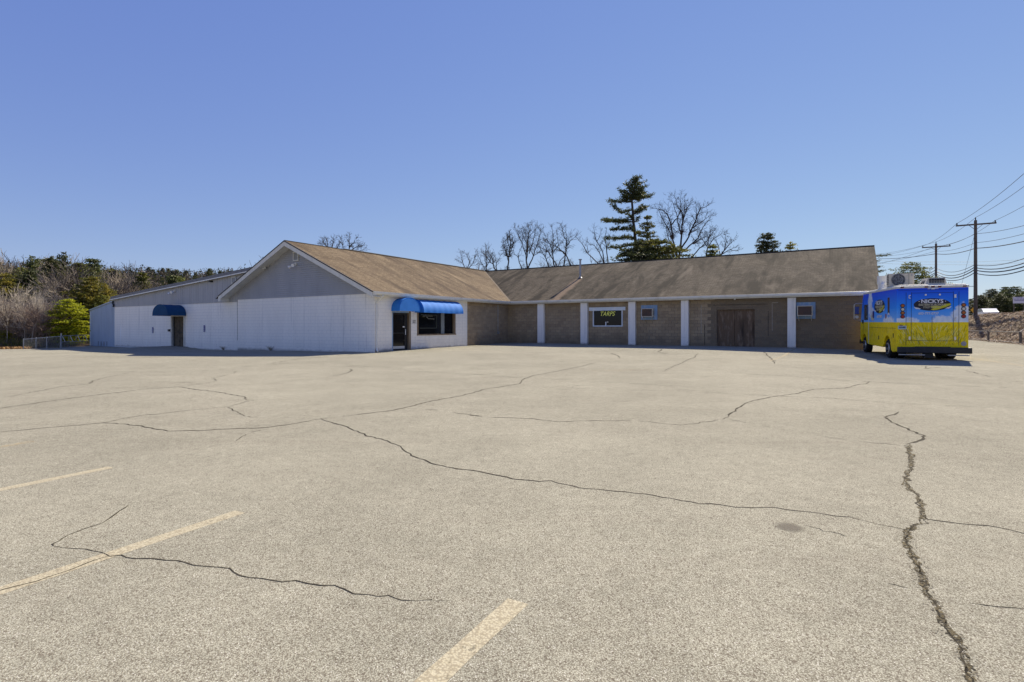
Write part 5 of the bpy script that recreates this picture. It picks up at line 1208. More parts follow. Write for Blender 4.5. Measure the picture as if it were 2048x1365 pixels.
def pine_tree(seed, H, base=.25, width=.28, whorls=16, blades=11, shape='cone', clump=.34, trunk_r=None, droop=.08, limbs=5, lean=(0, 0), dens=1.0, blade_len=.30, blade_w=.07):
    rng = random.Random(seed); tr = MB(); cr = MB(); lm = MB(); R0 = trunk_r or H * .016
    axis = lambda t: Vector((lean[0] * t * H + .012 * H * math.sin(t * 5 + seed), lean[1] * t * H, t * H))
    tr.tube([axis(i / 8) - (Vector((0, 0, .3)) if i == 0 else Vector((0, 0, 0))) for i in range(9)], [R0 * (1 - .86 * i / 8) for i in range(9)], 8, False)
    def spray(p, sz):
        for _ in range(blades):
            d = Vector((rng.gauss(0, 1), rng.gauss(0, 1), rng.gauss(.25, .7))).normalized() * blade_len * rng.uniform(.6, 1.2); o = p + Vector((rng.gauss(0, 1), rng.gauss(0, 1), rng.gauss(0, .45))) * sz * .42
            w = d.cross(Vector((rng.gauss(0, 1), rng.gauss(0, 1), rng.gauss(0, 1)))).normalized() * blade_w * rng.uniform(.6, 1.4)
            cr.add([o - d * .3 - w, o - d * .3 + w, o + d * .7], [(0, 1, 2)])
    for wi in range(whorls):
        t = base + (1 - base) * (wi + rng.uniform(-.2, .2)) / whorls; t = min(.985, max(base, t)); s_ = (t - base) / (1 - base)
        if shape == 'cone': rad = width * H * (1 - s_) ** .85 + .03 * H
        elif shape == 'round': rad = width * H * math.sin(math.pi * min(.97, s_ * .80 + .19)) ** .7
        else: rad = width * H * (.55 + .45 * math.sin(math.pi * min(1, s_ * .9 + .1))) * rng.choice((.5, .85, 1, 1, 1.1)) * (1 - .25 * s_) * (1 - .68 * s_ ** 4)
        nl = limbs if shape != 'white' else rng.choice((2, 3, 4, 5))
        a0 = rng.uniform(0, 6.28)
        for k in range(nl):
            a = a0 + 6.28 * k / nl + rng.uniform(-.35, .35); ln = rad * rng.uniform(.65, 1.12); rise = (.35 if shape == 'cone' else .18) * (1 if s_ > .5 else .4) + rng.uniform(-.1, .12)
            o = axis(t); pts = [o]
            for j in range(1, 5): f = j / 4; pts.append(o + Vector((math.cos(a + .1 * j * rng.uniform(-1, 1)) * ln * f, math.sin(a) * ln * f, ln * (rise * f - droop * f * f * 2))))
            lm.tube(pts, [R0 * .28 * (1 - .2 * j) * (1 - s_ * .5) for j in range(5)], 4, False)
            nc = max(2, int(ln / clump * 1.5 * dens))
            for c_ in range(nc):
                f = .28 + .76 * (c_ + rng.uniform(0, .9)) / nc if shape != 'white' else .38 + .64 * (c_ + rng.uniform(0, .9)) / nc; f = min(1.03, f); i = min(3, int(f * 4)); p = pts[i].lerp(pts[i + 1], f * 4 - i)
                side = Vector((-math.sin(a), math.cos(a), 0)) * rng.uniform(-1, 1) * ln * .26 * (1.15 - f); spray(p + side + Vector((0, 0, rng.uniform(0, .12))), clump)
    spray(axis(1) - Vector((0, 0, .1)), clump * .6)
    return tr, lm, cr
def place(root_name, meshes, loc, label, cat, group=None, rz=0):
    """meshes = [(part name, mesh builder, material)]"""
    t = thing(root_name, loc, label, cat, rz, group)
    for nm, mbx, m in meshes: mbx.build(nm, m, t)
    return t
def put_bare(px, py, Y, seed, label, m='bark_dark', base=.1, group='bare trees behind the building', **kw):
    H = hz(py, Y) - base; tr, br = bare_tree(seed, H, **kw); return place('bare_tree', [('trunk', tr, m), ('branches', br, m)], (at(px, Y), Y, base), label, 'tree', group)
def put_pine(px, py, Y, seed, label, m='needle', base=.1, group='evergreens behind the building', name='pine_tree', **kw):
    H = hz(py, Y) - base; tr, lm, cr = pine_tree(seed, H, **kw); return place(name, [('trunk', tr, 'bark_dark'), ('limbs', lm, 'bark_dark'), ('crown', cr, m)], (at(px, Y), Y, base), label, 'tree', group)
def limb_tree(name, Y, lines, frm, sc, seed, label, group, base=.1, m='bark_dark', r0=.17, twigs=3, tl=1.5, tw=.015, every=.55, needle=None, ground=True):
    """trunk and main limbs measured from the photograph as polylines; depth spread and twigs grown on them"""
    rg = random.Random(seed); P_ = []
    fx = lambda q: (frm[0] + q[0] / sc, frm[1] + q[1] / sc)
    bx, by = fx(lines[0][0][0]); X0 = at(bx, Y); t = thing(name, (X0, Y, base), label, 'tree', 0, group)
    tr = MB(); br = MB(); cr = MB()
    if ground: tr.tube([(0, 0, -.2), (.05, 0, (hz(by, Y) - base) * .5), (0, 0, hz(by, Y) - base)], [r0 * 1.7, r0 * 1.4, r0 * 1.2], 8, False)
    def twig(p, d, ln, r, lev):
        pts = [p]; q = p
        for i in range(3): d = (d + Vector((rg.gauss(0, .22), rg.gauss(0, .22), rg.gauss(.04, .16)))).normalized(); q = q + d * ln / 3; pts.append(q)
        br.tube(pts, [max(tw * .7, r * (1 - .22 * i)) for i in range(4)], 3, False)
        if lev >= twigs: return
        for k in range(rg.choice((2, 3))):
            f = rg.uniform(.25, 1) * 3; i = min(2, int(f)); pp = pts[i].lerp(pts[i + 1], f - i); dd = rot_about(rot_about(d, d.orthogonal().normalized(), rg.uniform(.4, .95)), d, rg.uniform(0, 6.28)); twig(pp, dd, ln * rg.uniform(.5, .8), max(tw, r * .6), lev + 1)
    for ln_, rs in lines:
        dz = rg.uniform(-.35, .35) if rs < .98 else 0; L3 = []; acc = 0
        for i, q in enumerate(ln_):
            x, y = fx(q); v = Vector((at(x, Y) - X0, 0, hz(y, Y) - base))
            if i: acc += (v - Vector((L3[-1].x, 0, L3[-1].z))).length
            v.y = dz * acc; L3.append(v)
        n_ = []; 
        for i in range(len(L3) - 1):
            for k in range(3): n_.append(L3[i].lerp(L3[i + 1], k / 3) + Vector((rg.gauss(0, .03), rg.gauss(0, .05), rg.gauss(0, .03))) * (1 if k else 0))
        n_.append(L3[-1]); N_ = len(n_); rr_ = [r0 * rs * (1 - .78 * i / (N_ - 1)) + tw for i in range(N_)]
        (tr if rs > .98 else br).tube(n_, rr_, 6, False)
        if needle:
            if rs > .98: continue
            tot = sum((n_[i + 1] - n_[i]).length for i in range(N_ - 1))
            for i in range(1, N_):
                f = i / (N_ - 1)
                if f < .22: continue
                seg = (n_[i] - n_[i - 1]); cnt = max(2, int(seg.length / .065))
                for k in range(cnt):
                    p = n_[i - 1].lerp(n_[i], k / cnt) + Vector((rg.gauss(0, .16), rg.gauss(0, .42) * (1.2 - .6 * f), rg.gauss(.06, .12)))
                    for _ in range(12):
                        d = Vector((rg.gauss(0, 1), rg.gauss(0, 1), rg.gauss(.25, .6))).normalized() * rg.uniform(.18, .42); w = d.cross(Vector((rg.gauss(0, 1), rg.gauss(0, 1), rg.gauss(0, 1)))).normalized() * rg.uniform(.035, .07); o = p + Vector((rg.gauss(0, .12), rg.gauss(0, .2), rg.gauss(0, .07)))
                        cr.add([o - w, o + w, o + d], [(0, 1, 2)])
        else:
            acc = rg.uniform(0, every)
            for i in range(2, N_):
                seg = (n_[i] - n_[i - 1]); f = i / (N_ - 1); acc += seg.length
                if f < .3: continue
                while acc > every:
                    acc -= every; d = seg.normalized(); dd = rot_about(rot_about(d, d.orthogonal().normalized(), rg.uniform(.5, 1.05)), d, rg.uniform(0, 6.28)); dd.z += .15; twig(n_[i], dd.normalized(), tl * rg.uniform(.5, 1) * (1.25 - .6 * f), rr_[i] * .5, 1)
            for _ in range(2): twig(n_[-1], (n_[-1] - n_[-2]).normalized(), tl * .6, rr_[-1] * .7, 1)
    tr.build('trunk', m, t); br.build('limbs' if needle else 'branches', m, t)
    if needle: cr.build('crown', needle, t)
    return t
# behind the building, right of centre
Z1 = ((1100, 340), 3.3625); rt_ = random.Random(44)
pl_ = [([(590, 620), (577, 500), (560, 350), (550, 200), (570, 110), (588, 48)], 1.0)]
for a_, b_, c_ in (((548, 215), (470, 215), (398, 200)), ((555, 270), (470, 295), (410, 240)), ((553, 335), (450, 350), (350, 355)), ((557, 350), (460, 345), (360, 330)), ((562, 400), (480, 400), (400, 412)), ((566, 455), (460, 465), (365, 472)), ((570, 500), (480, 520), (400, 515)), ((578, 545), (500, 570), (435, 592)),
                   ((555, 200), (620, 195), (683, 180)), ((560, 295), (615, 275), (665, 243)), ((562, 300), (620, 250), (640, 240)), ((566, 350), (590, 335), (600, 325)), ((572, 430), (590, 425), (602, 430)), ((560, 330), (530, 300), (515, 290)), ((566, 420), (540, 390), (530, 372)), ((572, 470), (540, 450), (520, 450)), ((575, 520), (600, 500), (625, 495))):
    pl_.append(([a_, b_, c_], .42))
for b_ in ((462, 135), (478, 165), (505, 92), (540, 70), (565, 45), (604, 44), (625, 80), (652, 108), (655, 145), (500, 185), (600, 150), (640, 188), (590, 100), (530, 120), (560, 150), (475, 190), (515, 150), (610, 120), (545, 100), (620, 165), (580, 70)):
    ay = min(200, b_[1] + rt_.uniform(20, 50)); ax_0 = 550 + (200 - ay) * .22; pl_.append(([(ax_0, ay), ((ax_0 + b_[0]) / 2, (ay + b_[1]) / 2 + 6), b_], .34))
limb_tree('pine_tree', 72, pl_, *Z1, 4, 'tallest pine behind the roof, with open layered limbs and a bare trunk', 'evergreens behind the building', r0=.22, needle='needle_dark')
put_pine(1297, 431, 66, 7, 'slender pine with sparse top just right of the tallest pine', 'needle', width=.20, whorls=20, clump=.4, dens=.9, blades=13)
put_pine(1277, 482, 62, 9, 'bushy low evergreen at the foot of the tallest pine', 'needle_dark', shape='round', width=.42, whorls=14, clump=.45, blades=16, base=.1, limbs=8)
put_pine(1314, 478, 61, 10, 'bushy low evergreen right of the slender pine', 'needle', shape='round', width=.40, whorls=14, clump=.5, blades=18, limbs=9)
big_ = [([(868, 640), (868, 603)], 1.2), ([(868, 603), (850, 560), (825, 470), (815, 370), (790, 300), (760, 270), (715, 262)], .8), ([(815, 370), (850, 330), (870, 270), (860, 212)], .5), ([(868, 603), (875, 540), (885, 440), (893, 350), (890, 290), (855, 240), (850, 212)], .85), ([(893, 350), (930, 260), (945, 232)], .45), ([(878, 540), (915, 480), (950, 400), (985, 320), (1010, 260), (1042, 252)], .7),
        ([(882, 560), (940, 510), (1000, 460), (1040, 380), (1085, 325)], .7), ([(868, 610), (800, 500), (775, 440), (765, 395)], .5), ([(930, 440), (990, 340), (1003, 240)], .45), ([(825, 470), (790, 400), (745, 330), (722, 290)], .45), ([(885, 440), (860, 380), (835, 300), (800, 230)], .45), ([(950, 400), (1020, 350), (1060, 320)], .4), ([(893, 330), (905, 270), (905, 220)], .4), ([(960, 500), (1010, 470), (1060, 440)], .4)]
limb_tree('bare_tree', 72, big_, *Z1, 21, 'largest bare tree, wide rounded crown, right of the tall pines', 'bare trees behind the building', r0=.15, tl=1.5, every=.32, tw=.012)
limb_tree('bare_tree', 70, [([(1040, 640), (1050, 585)], 1.0), ([(1050, 585), (1062, 520), (1030, 470), (1015, 440)], .6), ([(1060, 530), (1090, 470), (1130, 445)], .6), ([(945, 600), (1000, 530), (1050, 480), (1085, 425)], .7), ([(1062, 510), (1060, 460), (1080, 410)], .5)], *Z1, 33, 'small bare tree just right of the largest bare tree', 'bare trees behind the building', r0=.10, tl=1.1, every=.26, tw=.012)
limb_tree('bare_tree', 68, [([(1140, 640), (1145, 585)], 1.0), ([(1145, 585), (1175, 530), (1185, 480), (1180, 450)], .6), ([(1150, 570), (1200, 540), (1240, 545)], .5), ([(1160, 555), (1210, 500), (1240, 475)], .6), ([(1145, 570), (1140, 510), (1130, 480)], .5)], *Z1, 38, 'bare tree leaning right at the right end of the bare group', 'bare trees behind the building', r0=.10, tl=1.1, every=.26, tw=.012)
put_pine(1427, 489, 62, 13, 'small pointed evergreen between the two small bare trees', 'needle', width=.22, whorls=16, clump=.35, blades=13)
put_pine(1535, 466, 78, 14, 'dark broad-topped evergreen alone above the roof', 'needle_dark', shape='cone', width=.30, whorls=22, clump=.5, blades=17, base=.1, limbs=7)
put_pine(1579, 484, 78, 15, 'smaller evergreen at the right of the broad-topped one', 'needle_gold', width=.20, whorls=18, clump=.45, blades=12, base=.1)
# left of the tall pine
Z2 = ((900, 340), 5.12); gB_ = 'bare trees behind the building'
for Y_, ln_, sd_, lab, kw in (
    (75, [([(160, 1120), (165, 1040)], 1), ([(165, 1040), (130, 950), (112, 885)], .6), ([(165, 1040), (200, 940), (170, 870)], .6), ([(165, 1040), (240, 960), (255, 915)], .6)], 61, 'low bare tree at the left end of the group over the roof valley', dict(tl=1.2, every=.3)),
    (72, [([(370, 1140), (372, 1050)], 1), ([(372, 1050), (370, 920), (368, 820)], .7), ([(372, 1050), (320, 950), (290, 890)], .5), ([(372, 1000), (410, 920), (420, 870)], .5)], 62, 'upright bare tree just left of the roof valley', dict(tl=1.2, every=.3)),
    (70, [([(480, 1150), (482, 1068)], 1.1), ([(482, 1068), (440, 960), (385, 905), (355, 860)], .8), ([(482, 1068), (475, 960), (505, 915)], .6), ([(440, 960), (430, 900), (400, 850)], .5)], 63, 'bare tree leaning left beside the roof valley', dict(tl=1.2, every=.3)),
    (70, [([(590, 1130), (590, 1030)], 1), ([(590, 1030), (600, 900), (620, 780), (610, 670)], .9), ([(600, 900), (560, 800), (575, 720)], .5), ([(605, 880), (650, 770), (640, 710)], .5), ([(600, 940), (575, 860), (560, 800)], .5), ([(610, 800), (590, 740), (590, 690)], .5)], 64, 'narrow vine-covered bare tree left of the round-topped one', dict(tl=.8, every=.12)),
    (72, [([(790, 1120), (790, 1020)], 1.2), ([(790, 1020), (780, 880), (790, 760), (810, 640), (830, 570)], .9), ([(780, 880), (740, 760), (705, 680), (680, 630)], .6), ([(790, 1020), (840, 920), (880, 800), (910, 700), (930, 640)], .8), ([(780, 950), (795, 850), (800, 740), (770, 630)], .6), ([(810, 860), (850, 740), (870, 640)], .55), ([(790, 760), (760, 690), (740, 640)], .45), ([(800, 700), (850, 640), (880, 600)], .45)], 65, 'round-topped bare tree with dense upright branches', dict(tl=1.3, every=.28)),
    (68, [([(735, 1120), (735, 1025)], .8), ([(735, 1025), (700, 900), (655, 850)], .6), ([(700, 900), (715, 830)], .4)], 66, 'small bare tree leaning left beside the vine-covered one', dict(tl=1.1, every=.4)),
    (72, [([(1060, 1120), (1070, 1000)], 1), ([(1070, 1000), (1050, 850), (1060, 720), (1055, 620)], .8), ([(1060, 850), (1110, 770), (1095, 680)], .5), ([(1052, 860), (1020, 760), (980, 700)], .5)], 67, 'bare tree with a forked top, right of the round-topped one', dict(tl=1.2, every=.34)),
    (74, [([(1165, 1120), (1165, 990)], 1), ([(1165, 990), (1182, 850), (1190, 750), (1150, 650), (1135, 600)], .8), ([(1185, 800), (1230, 730), (1275, 695)], .5), ([(1190, 760), (1200, 680), (1185, 620)], .5)], 68, 'tall thin bare tree in the middle of the bare group', dict(tl=1.2, every=.36)),
    (70, [([(1240, 1100), (1242, 990)], 1), ([(1242, 990), (1190, 880), (1100, 800), (980, 745)], .8), ([(1180, 870), (1130, 830), (1050, 820)], .5), ([(1100, 800), (1060, 750), (1000, 735)], .4)], 69, 'bare tree arching far to the left over the roof', dict(tl=1.0, every=.4)),
    (70, [([(1015, 1100), (1015, 1000)], .9), ([(1015, 1000), (965, 880), (920, 800)], .7), ([(1110, 1010), (1010, 830), (940, 790)], .7), ([(975, 900), (990, 820), (970, 760)], .5)], 70, 'tangled bare tree with two stems leaning left low over the roof', dict(tl=1.1, every=.34)),
    (78, [([(1530, 1080), (1530, 970)], .9), ([(1530, 970), (1420, 850), (1370, 750), (1325, 685)], .7), ([(1420, 850), (1400, 760)], .4)], 71, 'bare tree leaning left behind the vent pipe', dict(tl=1.0, every=.5)),
    (76, [([(1580, 1080), (1582, 970)], 1), ([(1582, 970), (1560, 840), (1490, 720), (1470, 630)], .7), ([(1582, 970), (1530, 850), (1480, 780), (1425, 755)], .6), ([(1500, 740), (1530, 690), (1540, 650)], .4)], 72, 'thin forked bare tree left of the tallest pine', dict(tl=1.1, every=.42)),
    (77, [([(1620, 1080), (1620, 965)], .9), ([(1620, 965), (1600, 800), (1580, 700), (1600, 630)], .7), ([(1600, 820), (1640, 740), (1650, 690)], .4)], 73, 'slim upright bare tree touching the tallest pine', dict(tl=1.0, every=.5))):
    limb_tree('bare_tree', Y_, ln_, *Z2, sd_, lab, gB_, r0=.10, tw=.011, **dict(kw, every=kw['every'] * .8))
for px, py, Y_, sd_ in ((930, 530, 80, 1), (945, 525, 82, 2), (1090, 505, 84, 3), (1150, 510, 84, 4), (1188, 505, 84, 5), (1330, 500, 84, 6)):
    put_bare(px, py, Y_, 300 + sd_, 'faint low twiggy bare tree far behind the ridge, ' + ('leftmost of all', 'second from the left', 'below the forked-top tree', 'below the tall thin middle tree', 'left of the vent pipe', 'right of the vent pipe')[sd_ - 1], m='bark', group='faint bare trees far behind the ridge', depth=4, start=.6, twig=.014)
# budding tree over the left ridge
Z3 = ((560, 490), 10.24)
bt_ = limb_tree('budding_tree', 60, [([(1350, 420), (1400, 260)], 1), ([(1400, 260), (1415, 100), (1420, -30), (1425, -160)], .8), ([(1415, 150), (1520, 60), (1640, 20)], .5), ([(1400, 200), (1300, 80), (1280, -60)], .6), ([(1415, 60), (1500, -40), (1530, -110)], .5), ([(1400, 240), (1560, 130), (1680, 100)], .5), ([(1050, 300), (1000, 100), (980, -60)], .7), ([(1010, 150), (900, 60), (840, -10)], .5), ([(1010, 120), (1080, 20), (1090, -70)], .5), ([(1020, 200), (1150, 80), (1200, 0)], .5), ([(1000, 80), (930, -20), (920, -60)], .4)], *Z3, 77, 'bare budding tree showing above the tan roof ridge', 'budding tree over the ridge', r0=.09, tl=.8, tw=.012, every=.16)
del bt_['group']
bud = MB(); rr = random.Random(9); bv_ = [v.co.copy() for v in bt_.children[1].data.vertices]
for q in rr.sample(bv_, min(2200, len(bv_))):
    c = Vector(q) + Vector((rr.gauss(0, .03), rr.gauss(0, .03), rr.gauss(0, .03))); d = Vector((rr.gauss(0, 1), rr.gauss(0, 1), rr.gauss(0, 1))).normalized() * .09; e = d.orthogonal().normalized() * .05; bud.add([c - e, c + e, c + d], [(0, 1, 2)])
bud.build('buds', mat('red_brown_buds', (.12, .08, .07), .9), bt_)
# thin twiggy trees peeping over
put_bare(540, 514, 60, 91, 'single bare twig tip over the left rake of the gable', depth=4, spread=.25, twig=.02)
put_bare(862, 528, 74, 95, 'short bare tree tip over the middle of the tan ridge', depth=4, spread=.3, twig=.02)
# behind the truck
tr, lm, cr = pine_tree(31, hz(524, 64) - 1.5, base=.08, width=.42, whorls=18, blades=9, shape='round', clump=.42, limbs=9, dens=.95, blade_len=.24, blade_w=.05)
place('evergreen_tree', [('trunk', tr, 'bark_dark'), ('limbs', lm, 'bark_dark'), ('crown', cr, 'needle')], (at(1823, 64), 64, 1.5), 'loose leafy evergreen directly above the truck roof', 'tree', 'evergreens along the road')
tr, lm, cr = pine_tree(41, hz(455, 52), base=.2, width=.20, whorls=18, blades=14, shape='white', clump=.5, dens=1.0)
place('pine_tree', [('trunk', tr, 'bark_dark'), ('limbs', lm, 'bark_dark'), ('crown', cr, 'needle_dark')], (at(1738, 52), 52, .1), 'pine mostly hidden by the roof, limb tips showing at its right end', 'tree', 'evergreens behind the building') if False else None
t = thing('pine_bough', (at(1752, 40), 40, 0), 'pine limbs reaching out past the right end of the roof', 'tree')
tb = MB(); cb = MB(); rr = random.Random(12)
tb.tube([(-1.0, 0.2, .1), (-1.0, .2, hz(500, 40))], [.14, .08], 8)
for px0, py0, px1, py1 in ((1725, 508, 1779, 510), (1725, 520, 1757, 522), (1725, 541, 1768, 541), (1725, 528, 1762, 534)):
    a = Vector((at(px0, 40) - at(1752, 40), .2, hz(py0, 40))); b = Vector((at(px1, 40) - at(1752, 40), 0, hz(py1, 40) + .02)); tb.tube([a, a.lerp(b, .5) - Vector((0, 0, .12)), b], [.04, .025, .01], 5)
    for k in range(260):
        f = rr.uniform(.35, 1.0); c = a.lerp(b, f) - Vector((0, 0, .12 * 4 * f * (1 - f))) + Vector((rr.gauss(0, .05), rr.gauss(0, .15), rr.gauss(0, .045))); d = Vector((rr.gauss(.4, .6), rr.gauss(0, 1), rr.gauss(0, .5))).normalized() * .12; w = d.orthogonal().normalized() * .025; cb.add([c - w, c + w, c + d], [(0, 1, 2)])
tb.build('trunk', 'bark_dark', t); cb.build('crown', 'needle', t)
# pines beyond the road at the right: prototypes copied
def protos(specs):
    out = []
    for (name, parts) in specs: out.append(parts)
    return out
PA = pine_tree(61, 10, base=.08, width=.30, whorls=20, blades=13, shape='cone', clump=.5, limbs=7, blade_len=.34, blade_w=.09)
PB = pine_tree(62, 10, base=.12, width=.34, whorls=16, blades=14, shape='round', clump=.55, limbs=8, blade_len=.34, blade_w=.09)
PC = pine_tree(63, 10, base=.30, width=.24, whorls=16, blades=14, shape='white', clump=.55, blade_len=.36, blade_w=.09)
BA = bare_tree(71, 10, depth=5, spread=.6, twig=.016, start=.3); BB = bare_tree(72, 10, depth=5, spread=.4, twig=.018, forks=3, start=.35); BC = bare_tree(73, 10, depth=5, spread=.55, stems=3, twig=.016, start=.2); BD = bare_tree(74, 10, depth=5, spread=.4, stems=5, twig=.014, forks=3, start=.15)
cache = {}
def meshes_of(key, builders, mats, names):
    if key not in cache:
        lst = []
        for nm, b_, m in zip(names, builders, mats):
            me = bpy.data.meshes.new(nm); me.from_pydata(b_.v, [], b_.f); me.materials.append(M[m]); lst.append((nm, me))
        cache[key] = lst
    return cache[key]
def inst(kind, px, py, Y, m, label, group, base=0., wide=1.0, rz=0, name=None):
    bl = {'PA': PA, 'PB': PB, 'PC': PC, 'BA': BA, 'BB': BB, 'BC': BC, 'BD': BD}[kind]; pine = kind[0] == 'P'
    ms = meshes_of((kind, m), bl, ('bark_dark', 'bark_dark', m) if pine else (m, m), ('trunk', 'limbs', 'crown') if pine else ('trunk', 'branches'))
    H = hz(py, Y) - base; t = thing(name or ('pine_tree' if pine else 'bare_tree'), (at(px, Y), Y, base), label, 'tree', rz, group); s_ = H / 10; t.scale = (s_ * wide, s_ * wide, s_)
    for nm, me in ms: link(nm, me, t)
    return t
rr = random.Random(15)
gR = 'dark pines beyond the road at the right'
for i, (px, py, Y, kd) in enumerate(((1962, 590, 108, 'PB'), (1985, 578, 112, 'PB'), (2010, 574, 110, 'PA'), (2028, 573, 105, 'PB'), (2050, 583, 100, 'PB'), (1998, 588, 98, 'PB'), (2038, 588, 96, 'PB'), (1975, 594, 118, 'PB'), (2075, 575, 104, 'PA'))):
    inst(kd, px, py, Y, 'needle_dark', ('dark bushy pine beyond the road, ' + ('leftmost of its row', 'just right of the white car', 'middle of the row, pointed top', 'behind the left edge of the white sign', 'at the right edge of the photo', 'lower one in front, midway between car and sign', 'low one standing just behind the white sign', 'low one right behind the near pole', 'outermost on the right')[i]), gR, 2.5, 1.25, rr.uniform(0, 6))
inst('PA', 1941, 598, 116, 'needle_dark', 'small dark pine between the truck and the near pole', 'evergreens along the road', 2.5, 1.3, 1.0)
ORD12 = ('first', 'second', 'third', 'fourth', 'fifth', 'sixth', 'seventh', 'eighth', 'ninth', 'tenth', 'eleventh', 'twelfth')
# ---- the woods at the left
gB, gP = 'bare grey trees of the left woods', 'pines of the left woods'
lB, lP = 'slender bare grey-brown tree crowded in the woods left of the buildings', 'dark green pine crowded in the woods left of the buildings'
gbase = -.5
inst('PB', 139, 598, 47.4, 'needle_bright', 'bright yellow-green young pine in front of the woods, beside the gate', 'young pines at the wood edge', gbase, 1.15, .4)
inst('PB', 184, 553, 52, 'needle_gold', 'taller olive-green pine behind the bright young pine', 'young pines at the wood edge', gbase, 1.05, 1.4)
inst('PB', 205, 590, 51, 'needle_gold', 'golden-green young pine touching the lean-to roof', 'young pines at the wood edge', gbase, .95, 2.6)
inst('PB', 8, 660, 47, 'needle_bright', 'low bright green evergreen bush at the far left edge', 'young pines at the wood edge', gbase, 1.3, 2.0)
inst('PC', 40, 545, 60, 'needle', 'dark green pine standing left in the woods behind reddish brush', 'young pines at the wood edge', gbase, 1.0, 1.0)
inst('PC', 103, 512, 66, 'needle_dark', 'tall irregular pine breaking the skyline left of the others', 'skyline pines of the left woods', gbase, 1.0, 2.2)
inst('PC', 130, 505, 68, 'needle_dark', 'tallest pine on the left skyline', 'skyline pines of the left woods', gbase, .9, .5)
inst('PA', 186, 518, 72, 'needle_dark', 'pointed pine on the skyline right of the tallest one', 'skyline pines of the left woods', gbase, 1.1, 3)
inst('PC', 62, 512, 70, 'needle_dark', 'ragged pine on the far left skyline', 'skyline pines of the left woods', gbase, 1.1, 4)
inst('BA', 95, 566, 50, 'bark_pale', 'pale birch-like bare tree left of the bright young pine', 'pale bare trees at the wood edge', gbase, .8, 1)
inst('BB', 12, 560, 49, 'bark_pale', 'pale bare tree at the left edge of the photo', 'pale bare trees at the wood edge', gbase, .9, 2)
inst('BA', 46, 570, 52, 'bark_pale', 'pale bare tree between the two others at the wood edge', 'pale bare trees at the wood edge', gbase, .8, 3)
inst('BA', 254, 516, 78, 'bark_grey', 'lone bare tree rising above the others right of the skyline pines', 'pale bare trees at the wood edge', gbase, 1.0, 3.4)
inst('BB', 21, 503, 66, 'bark_grey', 'tall bare tree with a straight dark trunk on the far left skyline', 'pale bare trees at the wood edge', gbase, .8, .2)
for k in range(30):
    px = -70 + (k * 37 % 400) + rr.uniform(-8, 8); Y = rr.uniform(56, 90)
    py = 514 + max(0, px - 120) * .17 + rr.uniform(-6, 22); inst(rr.choice(('BA', 'BB', 'BC', 'BD')), px, py, Y, rr.choice(('bark_grey', 'bark', 'bark_grey')), lB, gB, gbase, rr.uniform(.8, 1.15), rr.uniform(0, 6))
for k in range(40):
    px = -70 + (k * 61 % 430) + rr.uniform(-8, 8); Y = rr.uniform(60, 100); py = 522 + max(0, px - 120) * .15 + rr.uniform(-8, 34)
    inst(rr.choice(('PA', 'PC', 'PB', 'PC')), px, py, Y, rr.choice(('needle_dark', 'needle', 'needle', 'needle_gold')), lP, gP, gbase, rr.uniform(.85, 1.2), rr.uniform(0, 6))
for k in range(13):
    px = -70 + k * 12.0 + rr.uniform(-4, 4); Y = rr.uniform(46, 56); py = rr.uniform(580, 625) 
    inst(rr.choice(('BD', 'BD', 'BC')), px, py, Y, rr.choice(('bark_red', 'bark_red', 'bark_grey')), 'reddish bare sapling in the thicket at the left wood edge', 'reddish saplings at the left wood edge', gbase, rr.uniform(.9, 1.3), rr.uniform(0, 6), 'sapling')
for k in range(20):
    px = -40 + k * 13.5 + rr.uniform(-8, 8); Y = rr.uniform(53, 64); inst(rr.choice(('PA', 'PB', 'PC')), px, rr.uniform(540, 600), Y, rr.choice(('needle', 'needle_dark', 'needle_gold')), lP, gP, gbase, rr.uniform(.8, 1.1), rr.uniform(0, 6))
for k in range(12):
    px = -30 + k * 11.5 + rr.uniform(-4, 4); inst(rr.choice(('BA', 'BB')), px, rr.uniform(560, 600), rr.uniform(45.5, 49), 'bark_pale', ('pale slender trunk at the very edge of the left woods, ' + ORD12[k] + ' from the left'), 'pale bare trees at the wood edge', gbase, rr.uniform(.35, .5), rr.uniform(0, 6))
# undergrowth masses
def tuft_field(name, n_, fx, m, hmin, hmax, w=.03, seed=1, spread=.5, **props):
    rg = random.Random(seed); mb = MB()
    for _ in range(n_):
        x, y, z = fx(rg); h = rg.uniform(hmin, hmax); dx, dy = rg.gauss(0, spread) * h * .5, rg.gauss(0, spread) * h * .5; a = rg.uniform(0, 3.14); wx, wy = math.cos(a) * w, math.sin(a) * w
        mb.add([(x - wx, y - wy, z), (x + wx, y + wy, z), (x + dx, y + dy, z + h)], [(0, 1, 2)])
    return mb.build(name, m, **props)
def wood_floor(rg):
    Y = rg.uniform(44.5, 62); px = rg.uniform(-80, 320)
    if 88 < px < 240 and Y < 56: Y = rg.uniform(56, 62)
    x = at(px, Y)
    if L(x, Y)[1] > -1 and L(x, Y)[0] > SL0 - .5: x = at(rg.uniform(-80, 160), Y)
    b_, a_ = L(x, Y)
    return (x, Y, gbase) if not (a_ > -2 and b_ > SL0 - .6) else (at(rg.uniform(-80, 40), Y), Y, gbase)
tuft_field('undergrowth', 15000, wood_floor, 'brush', .2, 1.2, .022, 4, .8, kind='stuff')
tuft_field('undergrowth', 9000, wood_floor, 'needle', .15, 1.1, .05, 5, 1.0, kind='stuff')
tuft_field('dead_grass', 5000, lambda rg: (lambda Y: (at(rg.uniform(-40, 60), Y), Y, -.42))(rg.uniform(42.5, 47)), mat('dry_leaves', (.34, .21, .09), .9), .04, .28, .05, 6, 1.6, kind='stuff')
